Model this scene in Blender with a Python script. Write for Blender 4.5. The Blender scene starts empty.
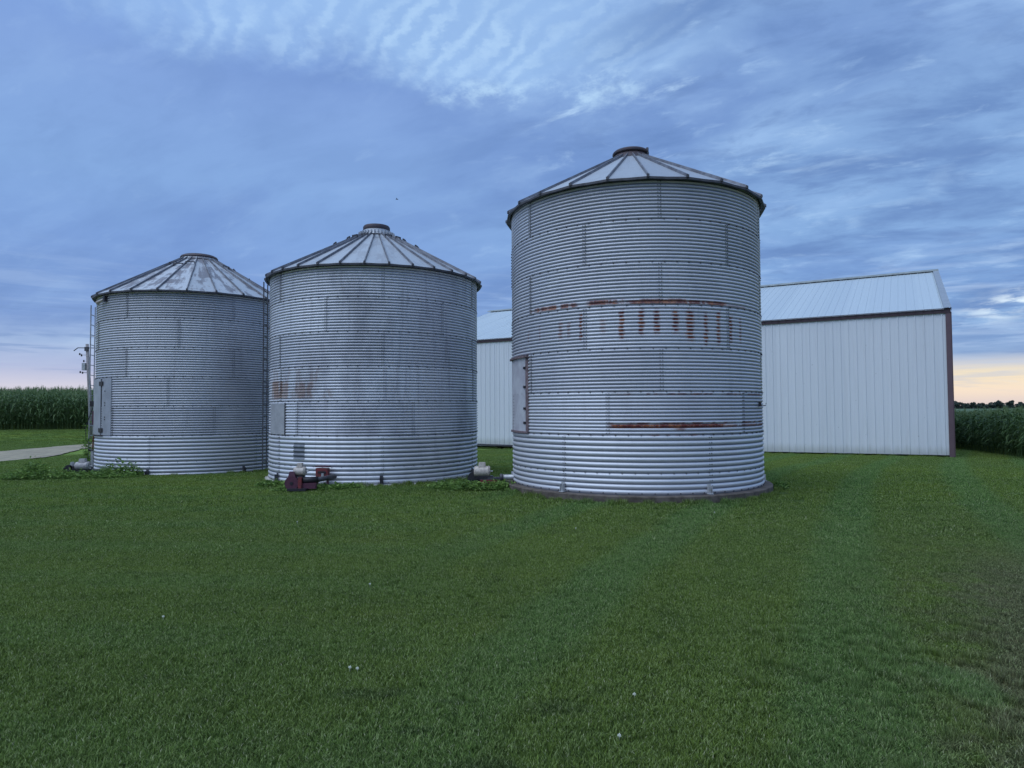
import bpy, bmesh, math, random
import numpy as np
from mathutils import Vector, Matrix, noise as mnoise
random.seed(7); rng = np.random.default_rng(7)
R_ = math.radians
S = bpy.context.scene
COL = S.collection

# ------------------------------------------------------------------ camera
cam_d = bpy.data.cameras.new('camera'); cam = bpy.data.objects.new('camera', cam_d); COL.objects.link(cam)
cam_d.sensor_fit = 'HORIZONTAL'; cam_d.sensor_width = 36.0; cam_d.lens = 36.0*668.1/1024
cam_d.clip_start = 0.05; cam_d.clip_end = 6000
PITCH, ROLL = .0359, -.0053
fwd = Vector((0, math.cos(PITCH), math.sin(PITCH))); up0 = Vector((0, -math.sin(PITCH), math.cos(PITCH))); rt0 = Vector((1, 0, 0))
rt = rt0*math.cos(ROLL)+up0*math.sin(ROLL); up = up0*math.cos(ROLL)-rt0*math.sin(ROLL)
mw = Matrix((rt, up, -fwd)).transposed().to_4x4(); mw.translation = Vector((0, 0, 1.75)); cam.matrix_world = mw
S.camera = cam
S.render.resolution_x = 1024; S.render.resolution_y = 768
S.view_settings.view_transform = 'Standard'; S.view_settings.look = 'None'
S.view_settings.exposure = 0.4; S.view_settings.gamma = 1.0; S.view_settings.use_curve_mapping = False
try: S.cycles.max_bounces = 6; S.cycles.diffuse_bounces = 3
except Exception: pass

def lin(r, g, b):
    f = lambda c: (c/255/12.92) if c/255 <= .04045 else ((c/255+.055)/1.055)**2.4
    return (f(r), f(g), f(b), 1.0)

# ------------------------------------------------------------------ node helper
class NT:
    def __init__(s, tree): s.t = tree; s.n = tree.nodes; s.l = tree.links
    def put(s, sock, v):
        if v is None: return
        if isinstance(v, bpy.types.NodeSocket): s.l.new(v, sock)
        else:
            try: sock.default_value = v
            except Exception:
                if isinstance(v, (tuple, list)) and len(v) == 4: sock.default_value = v[:3]
                else: sock.default_value = (v, v, v, 1) if len(sock.default_value) == 4 else (v, v, v)
    def m(s, op, a, b=None, c=None, clamp=False):
        n = s.n.new('ShaderNodeMath'); n.operation = op; n.use_clamp = clamp
        s.put(n.inputs[0], a)
        if b is not None: s.put(n.inputs[1], b)
        if c is not None: s.put(n.inputs[2], c)
        return n.outputs[0]
    def vm(s, op, a, b=None):
        n = s.n.new('ShaderNodeVectorMath'); n.operation = op
        s.put(n.inputs[0], a)
        if b is not None: s.put(n.inputs[3 if op == 'SCALE' else 1], b)
        return n.outputs[0]
    def noise(s, vec, scale, detail=4, rough=.55, dist=0.0, col=False):
        n = s.n.new('ShaderNodeTexNoise'); s.put(n.inputs['Vector'], vec); n.inputs['Scale'].default_value = scale
        n.inputs['Detail'].default_value = detail; n.inputs['Roughness'].default_value = rough; n.inputs['Distortion'].default_value = dist
        return n.outputs['Color'] if col else n.outputs['Fac']
    def ramp(s, fac, stops, interp='LINEAR'):
        n = s.n.new('ShaderNodeValToRGB'); n.color_ramp.interpolation = interp
        e = n.color_ramp.elements
        while len(e) < len(stops): e.new(.5)
        for i, (p, c) in enumerate(stops):
            e[i].position = p; e[i].color = c if isinstance(c, tuple) else (c, c, c, 1)
        s.put(n.inputs[0], fac); return n.outputs[0]
    def step(s, v, a, b, o0=0.0, o1=1.0):     # smooth remap
        n = s.n.new('ShaderNodeMapRange'); n.interpolation_type = 'SMOOTHSTEP'
        s.put(n.inputs[0], v); s.put(n.inputs[1], a); s.put(n.inputs[2], b); n.inputs[3].default_value = o0; n.inputs[4].default_value = o1
        return n.outputs[0]
    def mix(s, f, a, b, mode='MIX'):
        n = s.n.new('ShaderNodeMix'); n.data_type = 'RGBA'; n.blend_type = mode; n.clamp_factor = True
        s.put(n.inputs[0], f); s.put(n.inputs[6], a); s.put(n.inputs[7], b); return n.outputs[2]
    def comb(s, x, y, z):
        n = s.n.new('ShaderNodeCombineXYZ'); s.put(n.inputs[0], x); s.put(n.inputs[1], y); s.put(n.inputs[2], z); return n.outputs[0]
    def sep(s, v):
        n = s.n.new('ShaderNodeSeparateXYZ'); s.put(n.inputs[0], v); return n.outputs
    def window(s, v, a, b, soft):             # 1 inside [a,b]
        return s.m('MULTIPLY', s.step(v, a-soft, a+soft), s.step(v, b-soft, b+soft, 1, 0))

# ------------------------------------------------------------------ world (overcast dusk)
SUN_AZ, SUN_EL = R_(215), R_(60)      # azimuth counter-clockwise from +x: behind the camera, a little left
W = bpy.data.worlds.new('World'); S.world = W; W.use_nodes = True
w = NT(W.node_tree); w.n.clear()
wo = w.n.new('ShaderNodeOutputWorld'); bg = w.n.new('ShaderNodeBackground'); w.l.new(bg.outputs[0], wo.inputs[0])
sky = w.n.new('ShaderNodeTexSky'); sky.sky_type = 'NISHITA'; sky.sun_disc = False
sky.sun_elevation = SUN_EL; sky.sun_rotation = R_(90)-SUN_AZ
tc = w.n.new('ShaderNodeTexCoord'); d = w.vm('NORMALIZE', tc.outputs['Generated'])
dx, dy, dz = w.sep(d)
el = w.m('MAXIMUM', dz, 0.0)
den = w.m('ADD', el, .24)
px_ = w.m('DIVIDE', dx, den); py_ = w.m('DIVIDE', dy, den)
pv = w.comb(px_, py_, 0.0)
azr = w.m('ARCTAN2', dx, dy)             # 0 straight ahead, + to the right
base_l = w.ramp(el, [(0.0, lin(212, 200, 212)), (.030, lin(204, 197, 216)), (.055, lin(170, 176, 212)), (.085, lin(160, 178, 216)),
                     (.12, lin(120, 147, 202)), (.22, lin(122, 153, 210)), (.30, lin(128, 160, 214)), (.42, lin(126, 155, 212)), (.50, lin(116, 147, 210)), (.58, lin(124, 160, 218)), (1.0, lin(130, 160, 214))])
base_r = w.ramp(el, [(0.0, lin(216, 196, 198)), (.018, lin(240, 214, 196)), (.040, lin(238, 215, 186)), (.052, lin(200, 196, 205)), (.066, lin(138, 162, 204)),
                     (.10, lin(138, 170, 216)), (.15, lin(124, 158, 210)), (.26, lin(130, 163, 213)), (.40, lin(130, 161, 211)), (.6, lin(132, 162, 212)), (1.0, lin(132, 160, 212))])
base = w.mix(w.step(azr, -.25, .35), base_l, base_r)
hb = w.noise(w.vm('MULTIPLY', d, (6, 6, 90)), 1.0, 5, .6, .2)
base = w.mix(w.m('MULTIPLY', w.m('MULTIPLY', w.step(hb, .50, .66), .45), w.window(el, .016, .062, .012)), base, lin(176, 184, 212))
rot = w.comb(w.m('ADD', w.m('MULTIPLY', px_, .90), w.m('MULTIPLY', py_, -.42)), w.m('ADD', w.m('MULTIPLY', px_, .42), w.m('MULTIPLY', py_, .90)), 0.0)
rightm = w.m('MULTIPLY', w.step(azr, -.12, .22, .25, 1.0), w.step(el, .05, .11))
def cloud(sx, sy, off, sc, det, ro, dist=.35):
    return w.noise(w.vm('ADD', w.vm('MULTIPLY', rot, (sx, sy, 1)), off), sc, det, ro, dist)
# broad darker sheets with soft edges
nb = cloud(.9, 1.6, (1.7, 0.4, 0), 1.15, 6, .55)
base = w.mix(w.m('MULTIPLY', w.m('MULTIPLY', w.step(nb, .44, .66), w.step(el, .04, .12)), .62), base, lin(102, 131, 192))
# mottled grey-blue undersides and paler gaps, mostly on the right
n2 = cloud(1.0, 1.9, (3.1, 7.7, 0), 2.6, 7, .56)
base = w.mix(w.m('MULTIPLY', w.m('MULTIPLY', w.step(n2, .54, .36), .80), rightm), base, lin(98, 128, 184))
base = w.mix(w.m('MULTIPLY', w.m('MULTIPLY', w.step(n2, .52, .74), .60), rightm), base, lin(162, 192, 236))
n2c = cloud(1.3, 2.4, (8.1, 1.7, 0), 5.0, 7, .60)
base = w.mix(w.m('MULTIPLY', w.m('MULTIPLY', w.step(n2c, .50, .32), .45), rightm), base, lin(100, 128, 182))
base = w.mix(w.m('MULTIPLY', w.m('MULTIPLY', w.step(n2c, .56, .74), .40), rightm), base, lin(176, 204, 242))
# small bright flecks to the right of centre
n3 = cloud(1.1, 1.9, (9.3, 4.2, 0), 3.6, 8, .62, .5)
cx_ = w.m('DIVIDE', w.m('SUBTRACT', azr, .24), .24); cz_ = w.m('DIVIDE', w.m('SUBTRACT', el, .40), .09)
clus = w.step(w.m('ADD', w.m('MULTIPLY', cx_, cx_), w.m('MULTIPLY', cz_, cz_)), 1.6, .2, .40, 1.0)
base = w.mix(w.m('MULTIPLY', w.m('MULTIPLY', w.step(n3, .54, .70), w.m('MULTIPLY', clus, .8)), w.m('MULTIPLY', w.step(azr, -.02, .12), w.step(azr, .62, .35, .35, 1.0))), base, lin(190, 216, 248))
# thin bright cirrus sheet overhead with a ragged lower edge and combed ripples
wn = w.noise(rot, 2.4, 6, .62); wn2 = w.noise(w.vm('ADD', rot, (7, 3, 1)), 6.5, 6, .65)
edge = w.m('ADD', w.m('ADD', el, w.m('MULTIPLY', azr, .045)), w.m('ADD', w.m('MULTIPLY', w.m('SUBTRACT', wn, .5), .16), w.m('MULTIPLY', w.m('SUBTRACT', wn2, .5), .05)))
sheet = w.m('MULTIPLY', w.step(edge, .415, .475), w.m('MULTIPLY', w.step(azr, .36, .0), w.step(azr, -.75, -.25, .35, 1.0)))
wv = w.n.new('ShaderNodeTexWave'); wv.wave_type = 'BANDS'; wv.bands_direction = 'X'
wq = w.vm('ADD', w.comb(w.m('ADD', px_, w.m('MULTIPLY', py_, .80)), w.m('MULTIPLY', py_, .5), 0), w.vm('SCALE', w.noise(pv, 3.4, 6, .66, 0, True), .24))
w.put(wv.inputs['Vector'], wq)
wv.inputs['Scale'].default_value = 5.6; wv.inputs['Distortion'].default_value = 3.5; wv.inputs['Detail'].default_value = 5; wv.inputs['Detail Scale'].default_value = 1.4; wv.inputs['Detail Roughness'].default_value = .65
base = w.mix(w.m('MULTIPLY', sheet, .62), base, lin(162, 195, 240))
wv2 = w.m('MULTIPLY', w.step(wv.outputs['Fac'], -.1, 1.15), w.step(wn2, .30, .66))
base = w.mix(w.m('MULTIPLY', w.m('MULTIPLY', sheet, wv2), .38), base, lin(198, 224, 252))
rim = w.m('MULTIPLY', w.window(edge, .428, .458, .016), w.m('MULTIPLY', w.window(azr, -.12, .22, .06), w.step(wn2, .44, .62)))
base = w.mix(w.m('MULTIPLY', rim, .55), base, lin(196, 224, 252))
# low bright break in the cloud on the right, just above the warm band
bz = w.m('DIVIDE', w.m('SUBTRACT', el, w.m('ADD', .115, w.m('MULTIPLY', w.m('SUBTRACT', azr, .62), .25))), .020)
bm_ = w.m('MULTIPLY', w.step(w.m('ABSOLUTE', bz), 1.3, .1), w.step(azr, .56, .66))
bn = w.noise(w.vm('MULTIPLY', d, (14, 14, 60)), 1.6, 5, .6)
base = w.mix(w.m('MULTIPLY', bm_, w.step(bn, .38, .60)), base, lin(226, 236, 250))
# thin level streaks near the horizon
n4 = w.noise(w.vm('MULTIPLY', d, (5, 5, 75)), 1.2, 5, .6, .3)
base = w.mix(w.m('MULTIPLY', w.m('MULTIPLY', w.m('MULTIPLY', w.step(n4, .46, .70), .45), w.step(azr, -.5, .3, .45, 1.0)), w.window(el, .055, .19, .03)), base, lin(182, 200, 234))
base = w.mix(w.m('MULTIPLY', w.m('MULTIPLY', w.step(n4, .46, .34), .5), w.window(el, .05, .17, .02)), base, lin(112, 138, 190))
skys = w.vm('SCALE', sky.outputs[0], .10)
final = w.mix(.06, w.vm('MULTIPLY', base, (.985, 1.035, 1.0)), skys)
# below the horizon: dull ground colour
final = w.mix(w.step(dz, -.02, 0.0, 1, 0), final, (.03, .05, .03, 1))
w.put(bg.inputs[0], final); bg.inputs[1].default_value = 0.86

# ------------------------------------------------------------------ sun through cloud
sd = bpy.data.lights.new('sun', 'SUN'); sd.energy = 1.5; sd.angle = R_(70); sd.color = (.84, .92, 1.0)
so = bpy.data.objects.new('sun', sd); COL.objects.link(so)
sv = Vector((math.cos(SUN_EL)*math.cos(SUN_AZ), math.cos(SUN_EL)*math.sin(SUN_AZ), math.sin(SUN_EL)))
so.rotation_euler = sv.to_track_quat('Z', 'Y').to_euler(); so.location = (0, -5, 20)

# ------------------------------------------------------------------ object helpers
def tag(o, label=None, cat=None, group=None, kind=None):
    if label: o['label'] = label
    if cat: o['category'] = cat
    if group: o['group'] = group
    if kind: o['kind'] = kind
    return o
def empty(name, loc=(0, 0, 0), rz=0.0):
    o = bpy.data.objects.new(name, None); COL.objects.link(o); o.location = loc; o.rotation_euler = (0, 0, rz); o.empty_display_size = .3
    return o
def meshobj(name, me, mat, parent=None, loc=(0, 0, 0), rz=0.0):
    if mat is not None and not me.materials: me.materials.append(mat)
    o = bpy.data.objects.new(name, me); COL.objects.link(o); o.location = loc; o.rotation_euler = (0, 0, rz)
    if parent is not None: o.parent = parent
    return o
def mesh_np(name, verts, faces, smooth=False):
    me = bpy.data.meshes.new(name); me.from_pydata([tuple(v) for v in verts], [], [tuple(f) for f in faces]); me.update()
    if smooth: me.polygons.foreach_set('use_smooth', [True]*len(me.polygons))
    return me
class MB:
    def __init__(s): s.v = []; s.f = []
    def box(s, c, size, rot=None, taper=1.0):
        hx, hy, hz = size[0]/2, size[1]/2, size[2]/2; b = len(s.v)
        for dx_, dy_, dz_ in ((-1,-1,-1),(1,-1,-1),(1,1,-1),(-1,1,-1),(-1,-1,1),(1,-1,1),(1,1,1),(-1,1,1)):
            k = taper if dz_ > 0 else 1
            p = Vector((dx_*hx*k, dy_*hy*k, dz_*hz))
            if rot is not None: p = rot @ p
            s.v.append(p+Vector(c))
        s.f += [tuple(b+i for i in q) for q in ((0,3,2,1),(4,5,6,7),(0,1,5,4),(1,2,6,5),(2,3,7,6),(3,0,4,7))]
        return s
    def tube(s, pts, r, n=8, cap=True):
        pts = [Vector(p) for p in pts]; b0 = len(s.v)
        rs = r if isinstance(r, (list, tuple)) else [r]*len(pts)
        for i, p in enumerate(pts):
            t = (pts[min(i+1, len(pts)-1)]-pts[max(i-1, 0)]).normalized()
            a = Vector((0, 0, 1)) if abs(t.z) < .9 else Vector((1, 0, 0))
            u = t.cross(a).normalized(); v = t.cross(u)
            for k in range(n):
                an = 2*math.pi*k/n; s.v.append(p+(u*math.cos(an)+v*math.sin(an))*rs[i])
        for i in range(len(pts)-1):
            for k in range(n):
                k2 = (k+1) % n
                s.f.append((b0+i*n+k, b0+i*n+k2, b0+(i+1)*n+k2, b0+(i+1)*n+k))
        if cap:
            s.f.append(tuple(b0+k for k in range(n))[::-1]); s.f.append(tuple(b0+(len(pts)-1)*n+k for k in range(n)))
        return s
    def lathe(s, prof, n=32, a0=0, a1=2*math.pi):
        b = len(s.v); full = abs(a1-a0-2*math.pi) < 1e-6; m = n if full else n+1
        for r, z in prof:
            for k in range(m):
                a = a0+(a1-a0)*k/n; s.v.append(Vector((r*math.cos(a), r*math.sin(a), z)))
        for i in range(len(prof)-1):
            for k in range(n):
                k2 = (k+1) % m
                s.f.append((b+i*m+k, b+i*m+k2, b+(i+1)*m+k2, b+(i+1)*m+k))
        return s
    def mesh(s, name, smooth=False): return mesh_np(name, s.v, s.f, smooth)
    def build(s, name, mat, parent=None, smooth=False, **k): return meshobj(name, s.mesh(name, smooth), mat, parent, **k)
def auto_smooth(o, ang=35):
    bm = bmesh.new(); bm.from_mesh(o.data)
    for e in bm.edges:
        e.smooth = not (len(e.link_faces) == 2 and e.calc_face_angle(0) > R_(ang))
    for f in bm.faces: f.smooth = True
    bm.to_mesh(o.data); bm.free(); return o

# ------------------------------------------------------------------ materials
def newmat(name):
    m = bpy.data.materials.new(name); m.use_nodes = True; n = NT(m.node_tree)
    b = m.node_tree.nodes['Principled BSDF']; return m, n, b
def simple(name, col, rough=.6, metal=0.0, var=.25, scale=8.0, dark=None):
    m, n, b = newmat(name)
    g = n.n.new('ShaderNodeTexCoord'); nz = n.noise(g.outputs['Object'], scale, 5, .6)
    c2 = tuple(c*(1-var) for c in col[:3])+(1,) if dark is None else dark
    n.put(b.inputs['Base Color'], n.mix(n.step(nz, .35, .68), col, c2)); b.inputs['Roughness'].default_value = rough; b.inputs['Metallic'].default_value = metal
    bp = n.n.new('ShaderNodeBump'); bp.inputs['Strength'].default_value = .15; bp.inputs['Distance'].default_value = .01
    n.put(bp.inputs['Height'], n.noise(g.outputs['Object'], scale*4, 3)); n.l.new(bp.outputs[0], b.inputs['Normal'])
    return m
M = {}
M['steel'] = simple('galvanised_steel', (.50, .51, .53, 1), .45, .6)
M['steel_dark'] = simple('weathered_dark_steel', (.10, .10, .115, 1), .6, .4, .4)
M['rib'] = simple('dull_rib_steel', (.22, .23, .26, 1), .5, .35, .35, 5, (.12, .12, .14, 1))
M['bolt'] = simple('bolt_steel', (.07, .065, .07, 1), .6, .3)
M['cap'] = simple('rusty_dark_cap', (.060, .055, .070, 1), .6, .3, .4, 6, (.085, .060, .065, 1))
M['rust'] = simple('rusty_steel', (.17, .06, .04, 1), .8, .1, .3, 14, (.09, .05, .045, 1))
M['red'] = simple('faded_red_paint', (.22, .032, .036, 1), .65, 0, .5, 18, (.10, .03, .03, 1))
M['maroon'] = simple('dark_maroon_paint', (.10, .03, .055, 1), .5, 0, .3, 18)
M['black'] = simple('blackened_metal', (.03, .028, .035, 1), .5, .2)
M['cream'] = simple('weathered_cream_paint', (.56, .50, .44, 1), .5, 0, .25, 20, (.36, .31, .28, 1))
M['concrete'] = simple('weathered_concrete', (.30, .28, .27, 1), .9, 0, .35, 5, (.15, .125, .12, 1))
M['footing'] = simple('stained_brown_footing', (.14, .115, .10, 1), .9, 0, .35, 5, (.07, .055, .045, 1))
M['anchor'] = simple('pale_bracket', (.55, .56, .58, 1), .5, .3)
M['concrete_pale'] = simple('pale_concrete', (.50, .49, .46, 1), .9, 0, .35, 5)
M['brown'] = simple('dark_brown_trim', (.060, .034, .042, 1), .45, 0, .15, 3)
M['brown2'] = simple('brown_corner_trim', (.135, .085, .10, 1), .45, 0, .12, 3)
M['wood'] = simple('grey_pole_wood', (.34, .31, .31, 1), .9, 0, .35, 12)
M['bird'] = simple('dark_feathers', (.02, .02, .025, 1), .8)

def galv(name, root, pitch_low, rustc=((.115, .018, .014, 1), (.33, .12, .045, 1)), rust_cols=(), rust_bands=(), rust_blobs=(), blotch=.35, tint=(1, 1, 1), bright=1.0, seed=0.0, lowz=1.118, pal=None):
    m, n, b = newmat(name)
    t = n.n.new('ShaderNodeTexCoord'); t.object = root; P = t.outputs['Object']
    x, y, z = n.sep(P)
    az = n.m('MULTIPLY', n.m('ARCTAN2', y, x), 180/math.pi)
    oi = n.n.new('ShaderNodeObjectInfo'); rnd = oi.outputs['Random']
    Pn = n.vm('ADD', P, (seed, seed*1.7, seed*.3))
    base = n.ramp(rnd, [(0, (.49*bright*tint[0], .505*bright*tint[1], .56*bright*tint[2], 1)), (1, (.66*bright*tint[0], .675*bright*tint[1], .73*bright*tint[2], 1))])
    # spangle and broad weathering
    big = n.noise(n.vm('MULTIPLY', Pn, (1, 1, .55)), .9, 6, .62)
    base = n.mix(n.m('MULTIPLY', n.step(big, .48, .70), blotch), base, (.30, .305, .345, 1))
    strk = n.noise(n.vm('MULTIPLY', Pn, (7, 7, .5)), 1.0, 5, .6)
    base = n.mix(n.m('MULTIPLY', n.step(strk, .52, .72), blotch*.8), base, (.32, .32, .36, 1))
    lt = n.noise(n.vm('ADD', n.vm('MULTIPLY', Pn, (2.2, 2.2, 1.6)), (5, 2, 8)), 1.3, 6, .65)
    base = n.mix(n.m('MULTIPLY', n.step(lt, .60, .74), .35), base, (.80, .81, .84, 1))
    # bottom ring is newer and paler
    base = n.mix(n.m('MULTIPLY', n.step(z, lowz+.01, lowz-.01), .35), base, (.80, .81, .84, 1))
    # shade of the grooves painted in: navy darkening along each corrugation valley
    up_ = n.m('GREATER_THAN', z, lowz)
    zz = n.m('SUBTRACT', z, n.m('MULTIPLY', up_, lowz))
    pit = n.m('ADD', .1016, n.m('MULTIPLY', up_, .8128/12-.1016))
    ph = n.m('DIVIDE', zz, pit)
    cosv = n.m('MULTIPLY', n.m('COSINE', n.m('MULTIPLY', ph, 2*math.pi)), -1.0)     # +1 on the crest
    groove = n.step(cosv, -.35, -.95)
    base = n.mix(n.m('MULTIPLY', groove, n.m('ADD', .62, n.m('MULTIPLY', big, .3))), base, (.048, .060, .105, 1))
    fine = n.noise(P, 34, 3, .6); midn = n.noise(Pn, 7.5, 5, .65)
    rust = None
    def orr(a, b_): return b_ if a is None else n.m('MAXIMUM', a, b_)
    wob = n.m('MULTIPLY', n.m('SUBTRACT', n.noise(Pn, 13, 4, .65), .5), 3.6)
    azw = n.m('ADD', az, wob)
    under = n.step(cosv, .75, .0)
    for (a, wd, z0, z1, st) in rust_cols:
        dd = n.m('ABSOLUTE', n.m('SUBTRACT', azw, a))
        mk = n.m('MULTIPLY', n.step(dd, wd*.95, wd*.15), n.window(n.m('ADD', z, n.m('MULTIPLY', wob, .05)), z0, z1, .06))
        mk = n.m('MULTIPLY', mk, n.m('MULTIPLY', n.m('ADD', n.m('MULTIPLY', under, 1.1), .16), st))
        rust = orr(rust, mk)
    for (a0, a1, z0, z1, thr, st) in rust_bands:
        zb = n.m('ADD', z, n.m('MULTIPLY', n.m('SUBTRACT', midn, .5), .03))
        mk = n.m('MULTIPLY', n.window(azw, a0, a1, 1.8), n.window(zb, z0, z1, .008))
        mk = n.m('MULTIPLY', n.m('MULTIPLY', mk, n.step(n.noise(n.vm('MULTIPLY', Pn, (1, 1, .35)), 5.5, 4), thr-.08, thr+.08)), st)
        rust = orr(rust, mk)
    for (a, z0, wa, wz, st) in rust_blobs:
        e1 = n.m('DIVIDE', n.m('SUBTRACT', az, a), wa); e2 = n.m('DIVIDE', n.m('SUBTRACT', z, z0), wz)
        dd = n.m('ADD', n.m('ADD', n.m('MULTIPLY', e1, e1), n.m('MULTIPLY', e2, e2)), n.m('MULTIPLY', n.m('SUBTRACT', n.noise(n.vm('MULTIPLY', Pn, (1, 1, .7)), 3.2, 7, .72), .5), 5.5))
        mk = n.m('MULTIPLY', n.step(dd, 1.1, .2), st)
        rust = orr(rust, mk)
    rc = n.mix(n.step(midn, .42, .68), rustc[0], rustc[1])
    rough = n.m('ADD', .38, n.m('MULTIPLY', big, .22))
    if rust is not None:
        rr = n.m('MULTIPLY', rust, n.step(fine, .22, .5, .55, 1.0), None, True)
        base = n.mix(rr, base, rc)
        n.put(b.inputs['Metallic'], n.m('MULTIPLY', n.m('SUBTRACT', 1.0, rr), .35)); rough = n.m('ADD', rough, n.m('MULTIPLY', rr, .3))
    else: b.inputs['Metallic'].default_value = .35
    n.put(b.inputs['Base Color'], base); n.put(b.inputs['Roughness'], rough)
    bp = n.n.new('ShaderNodeBump'); bp.inputs['Strength'].default_value = .5; bp.inputs['Distance'].default_value = .03
    n.put(bp.inputs['Height'], n.m('ADD', n.m('MULTIPLY', midn, .12), n.noise(Pn, 1.7, 3, .5))); n.l.new(bp.outputs[0], b.inputs['Normal'])
    return m

def roofmat(name, root, patchy, seed=0):
    m, n, b = newmat(name)
    t = n.n.new('ShaderNodeTexCoord'); t.object = root; P = t.outputs['Object']; Pn = n.vm('ADD', P, (seed, -seed, 0))
    x, y, z = n.sep(P); r = n.m('SQRT', n.m('ADD', n.m('MULTIPLY', x, x), n.m('MULTIPLY', y, y)))
    az = n.m('ARCTAN2', y, x)
    st = n.noise(n.comb(n.m('MULTIPLY', az, 9.0), n.m('MULTIPLY', r, .8), seed), 1.4, 6, .62)
    bl = n.noise(Pn, 1.9, 6, .62)
    oi = n.n.new('ShaderNodeObjectInfo')
    base = n.ramp(oi.outputs['Random'], [(0, (.36, .39, .43, 1)), (1, (.46, .49, .53, 1))])
    base = n.mix(n.m('MULTIPLY', n.step(n.m('ADD', n.m('MULTIPLY', st, .5), n.m('MULTIPLY', bl, .5)), .48, .56), patchy), base, (.15, .145, .17, 1))
    ru = n.step(n.noise(n.vm('MULTIPLY', Pn, (3, 3, 3)), 2.2, 7, .7), .60, .72)
    base = n.mix(n.m('MULTIPLY', ru, patchy*.7), base, (.17, .10, .08, 1))
    n.put(b.inputs['Base Color'], base); b.inputs['Metallic'].default_value = .4; n.put(b.inputs['Roughness'], n.m('ADD', .38, n.m('MULTIPLY', bl, .25)))
    bp = n.n.new('ShaderNodeBump'); bp.inputs['Strength'].default_value = .4; bp.inputs['Distance'].default_value = .02
    n.put(bp.inputs['Height'], n.noise(Pn, 2.6, 4)); n.l.new(bp.outputs[0], b.inputs['Normal'])
    return m

# ------------------------------------------------------------------ terrain
def interp(y, tab):
    if y <= tab[0][0]: return tab[0][1]
    for (a, va), (b, vb) in zip(tab, tab[1:]):
        if y <= b:
            t = (y-a)/(b-a); t = t*t*(3-2*t); return va+(vb-va)*t
    return tab[-1][1]
TR = [(5, 0), (17, -.02), (26.4, -.30), (38, -.50), (60, -1.25), (110, -3.0), (3000, -3.3)]
TL = [(5, 0), (17, -.04), (21.5, -.10), (30, -.13), (36.8, -.12), (45, .45), (60, .7), (3000, .8)]
def hgt(x, y):
    if y <= 1: return 0.0
    u = min(max((x/y+.40)/.22, 0), 1); u = u*u*(3-2*u)
    return interp(y, TL)*(1-u)+interp(y, TR)*u
BINS = {1: (-9.93, 21.10, -.079), 2: (-3.71, 18.25, .0014), 3: (2.762, 15.20, .1135)}

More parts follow.
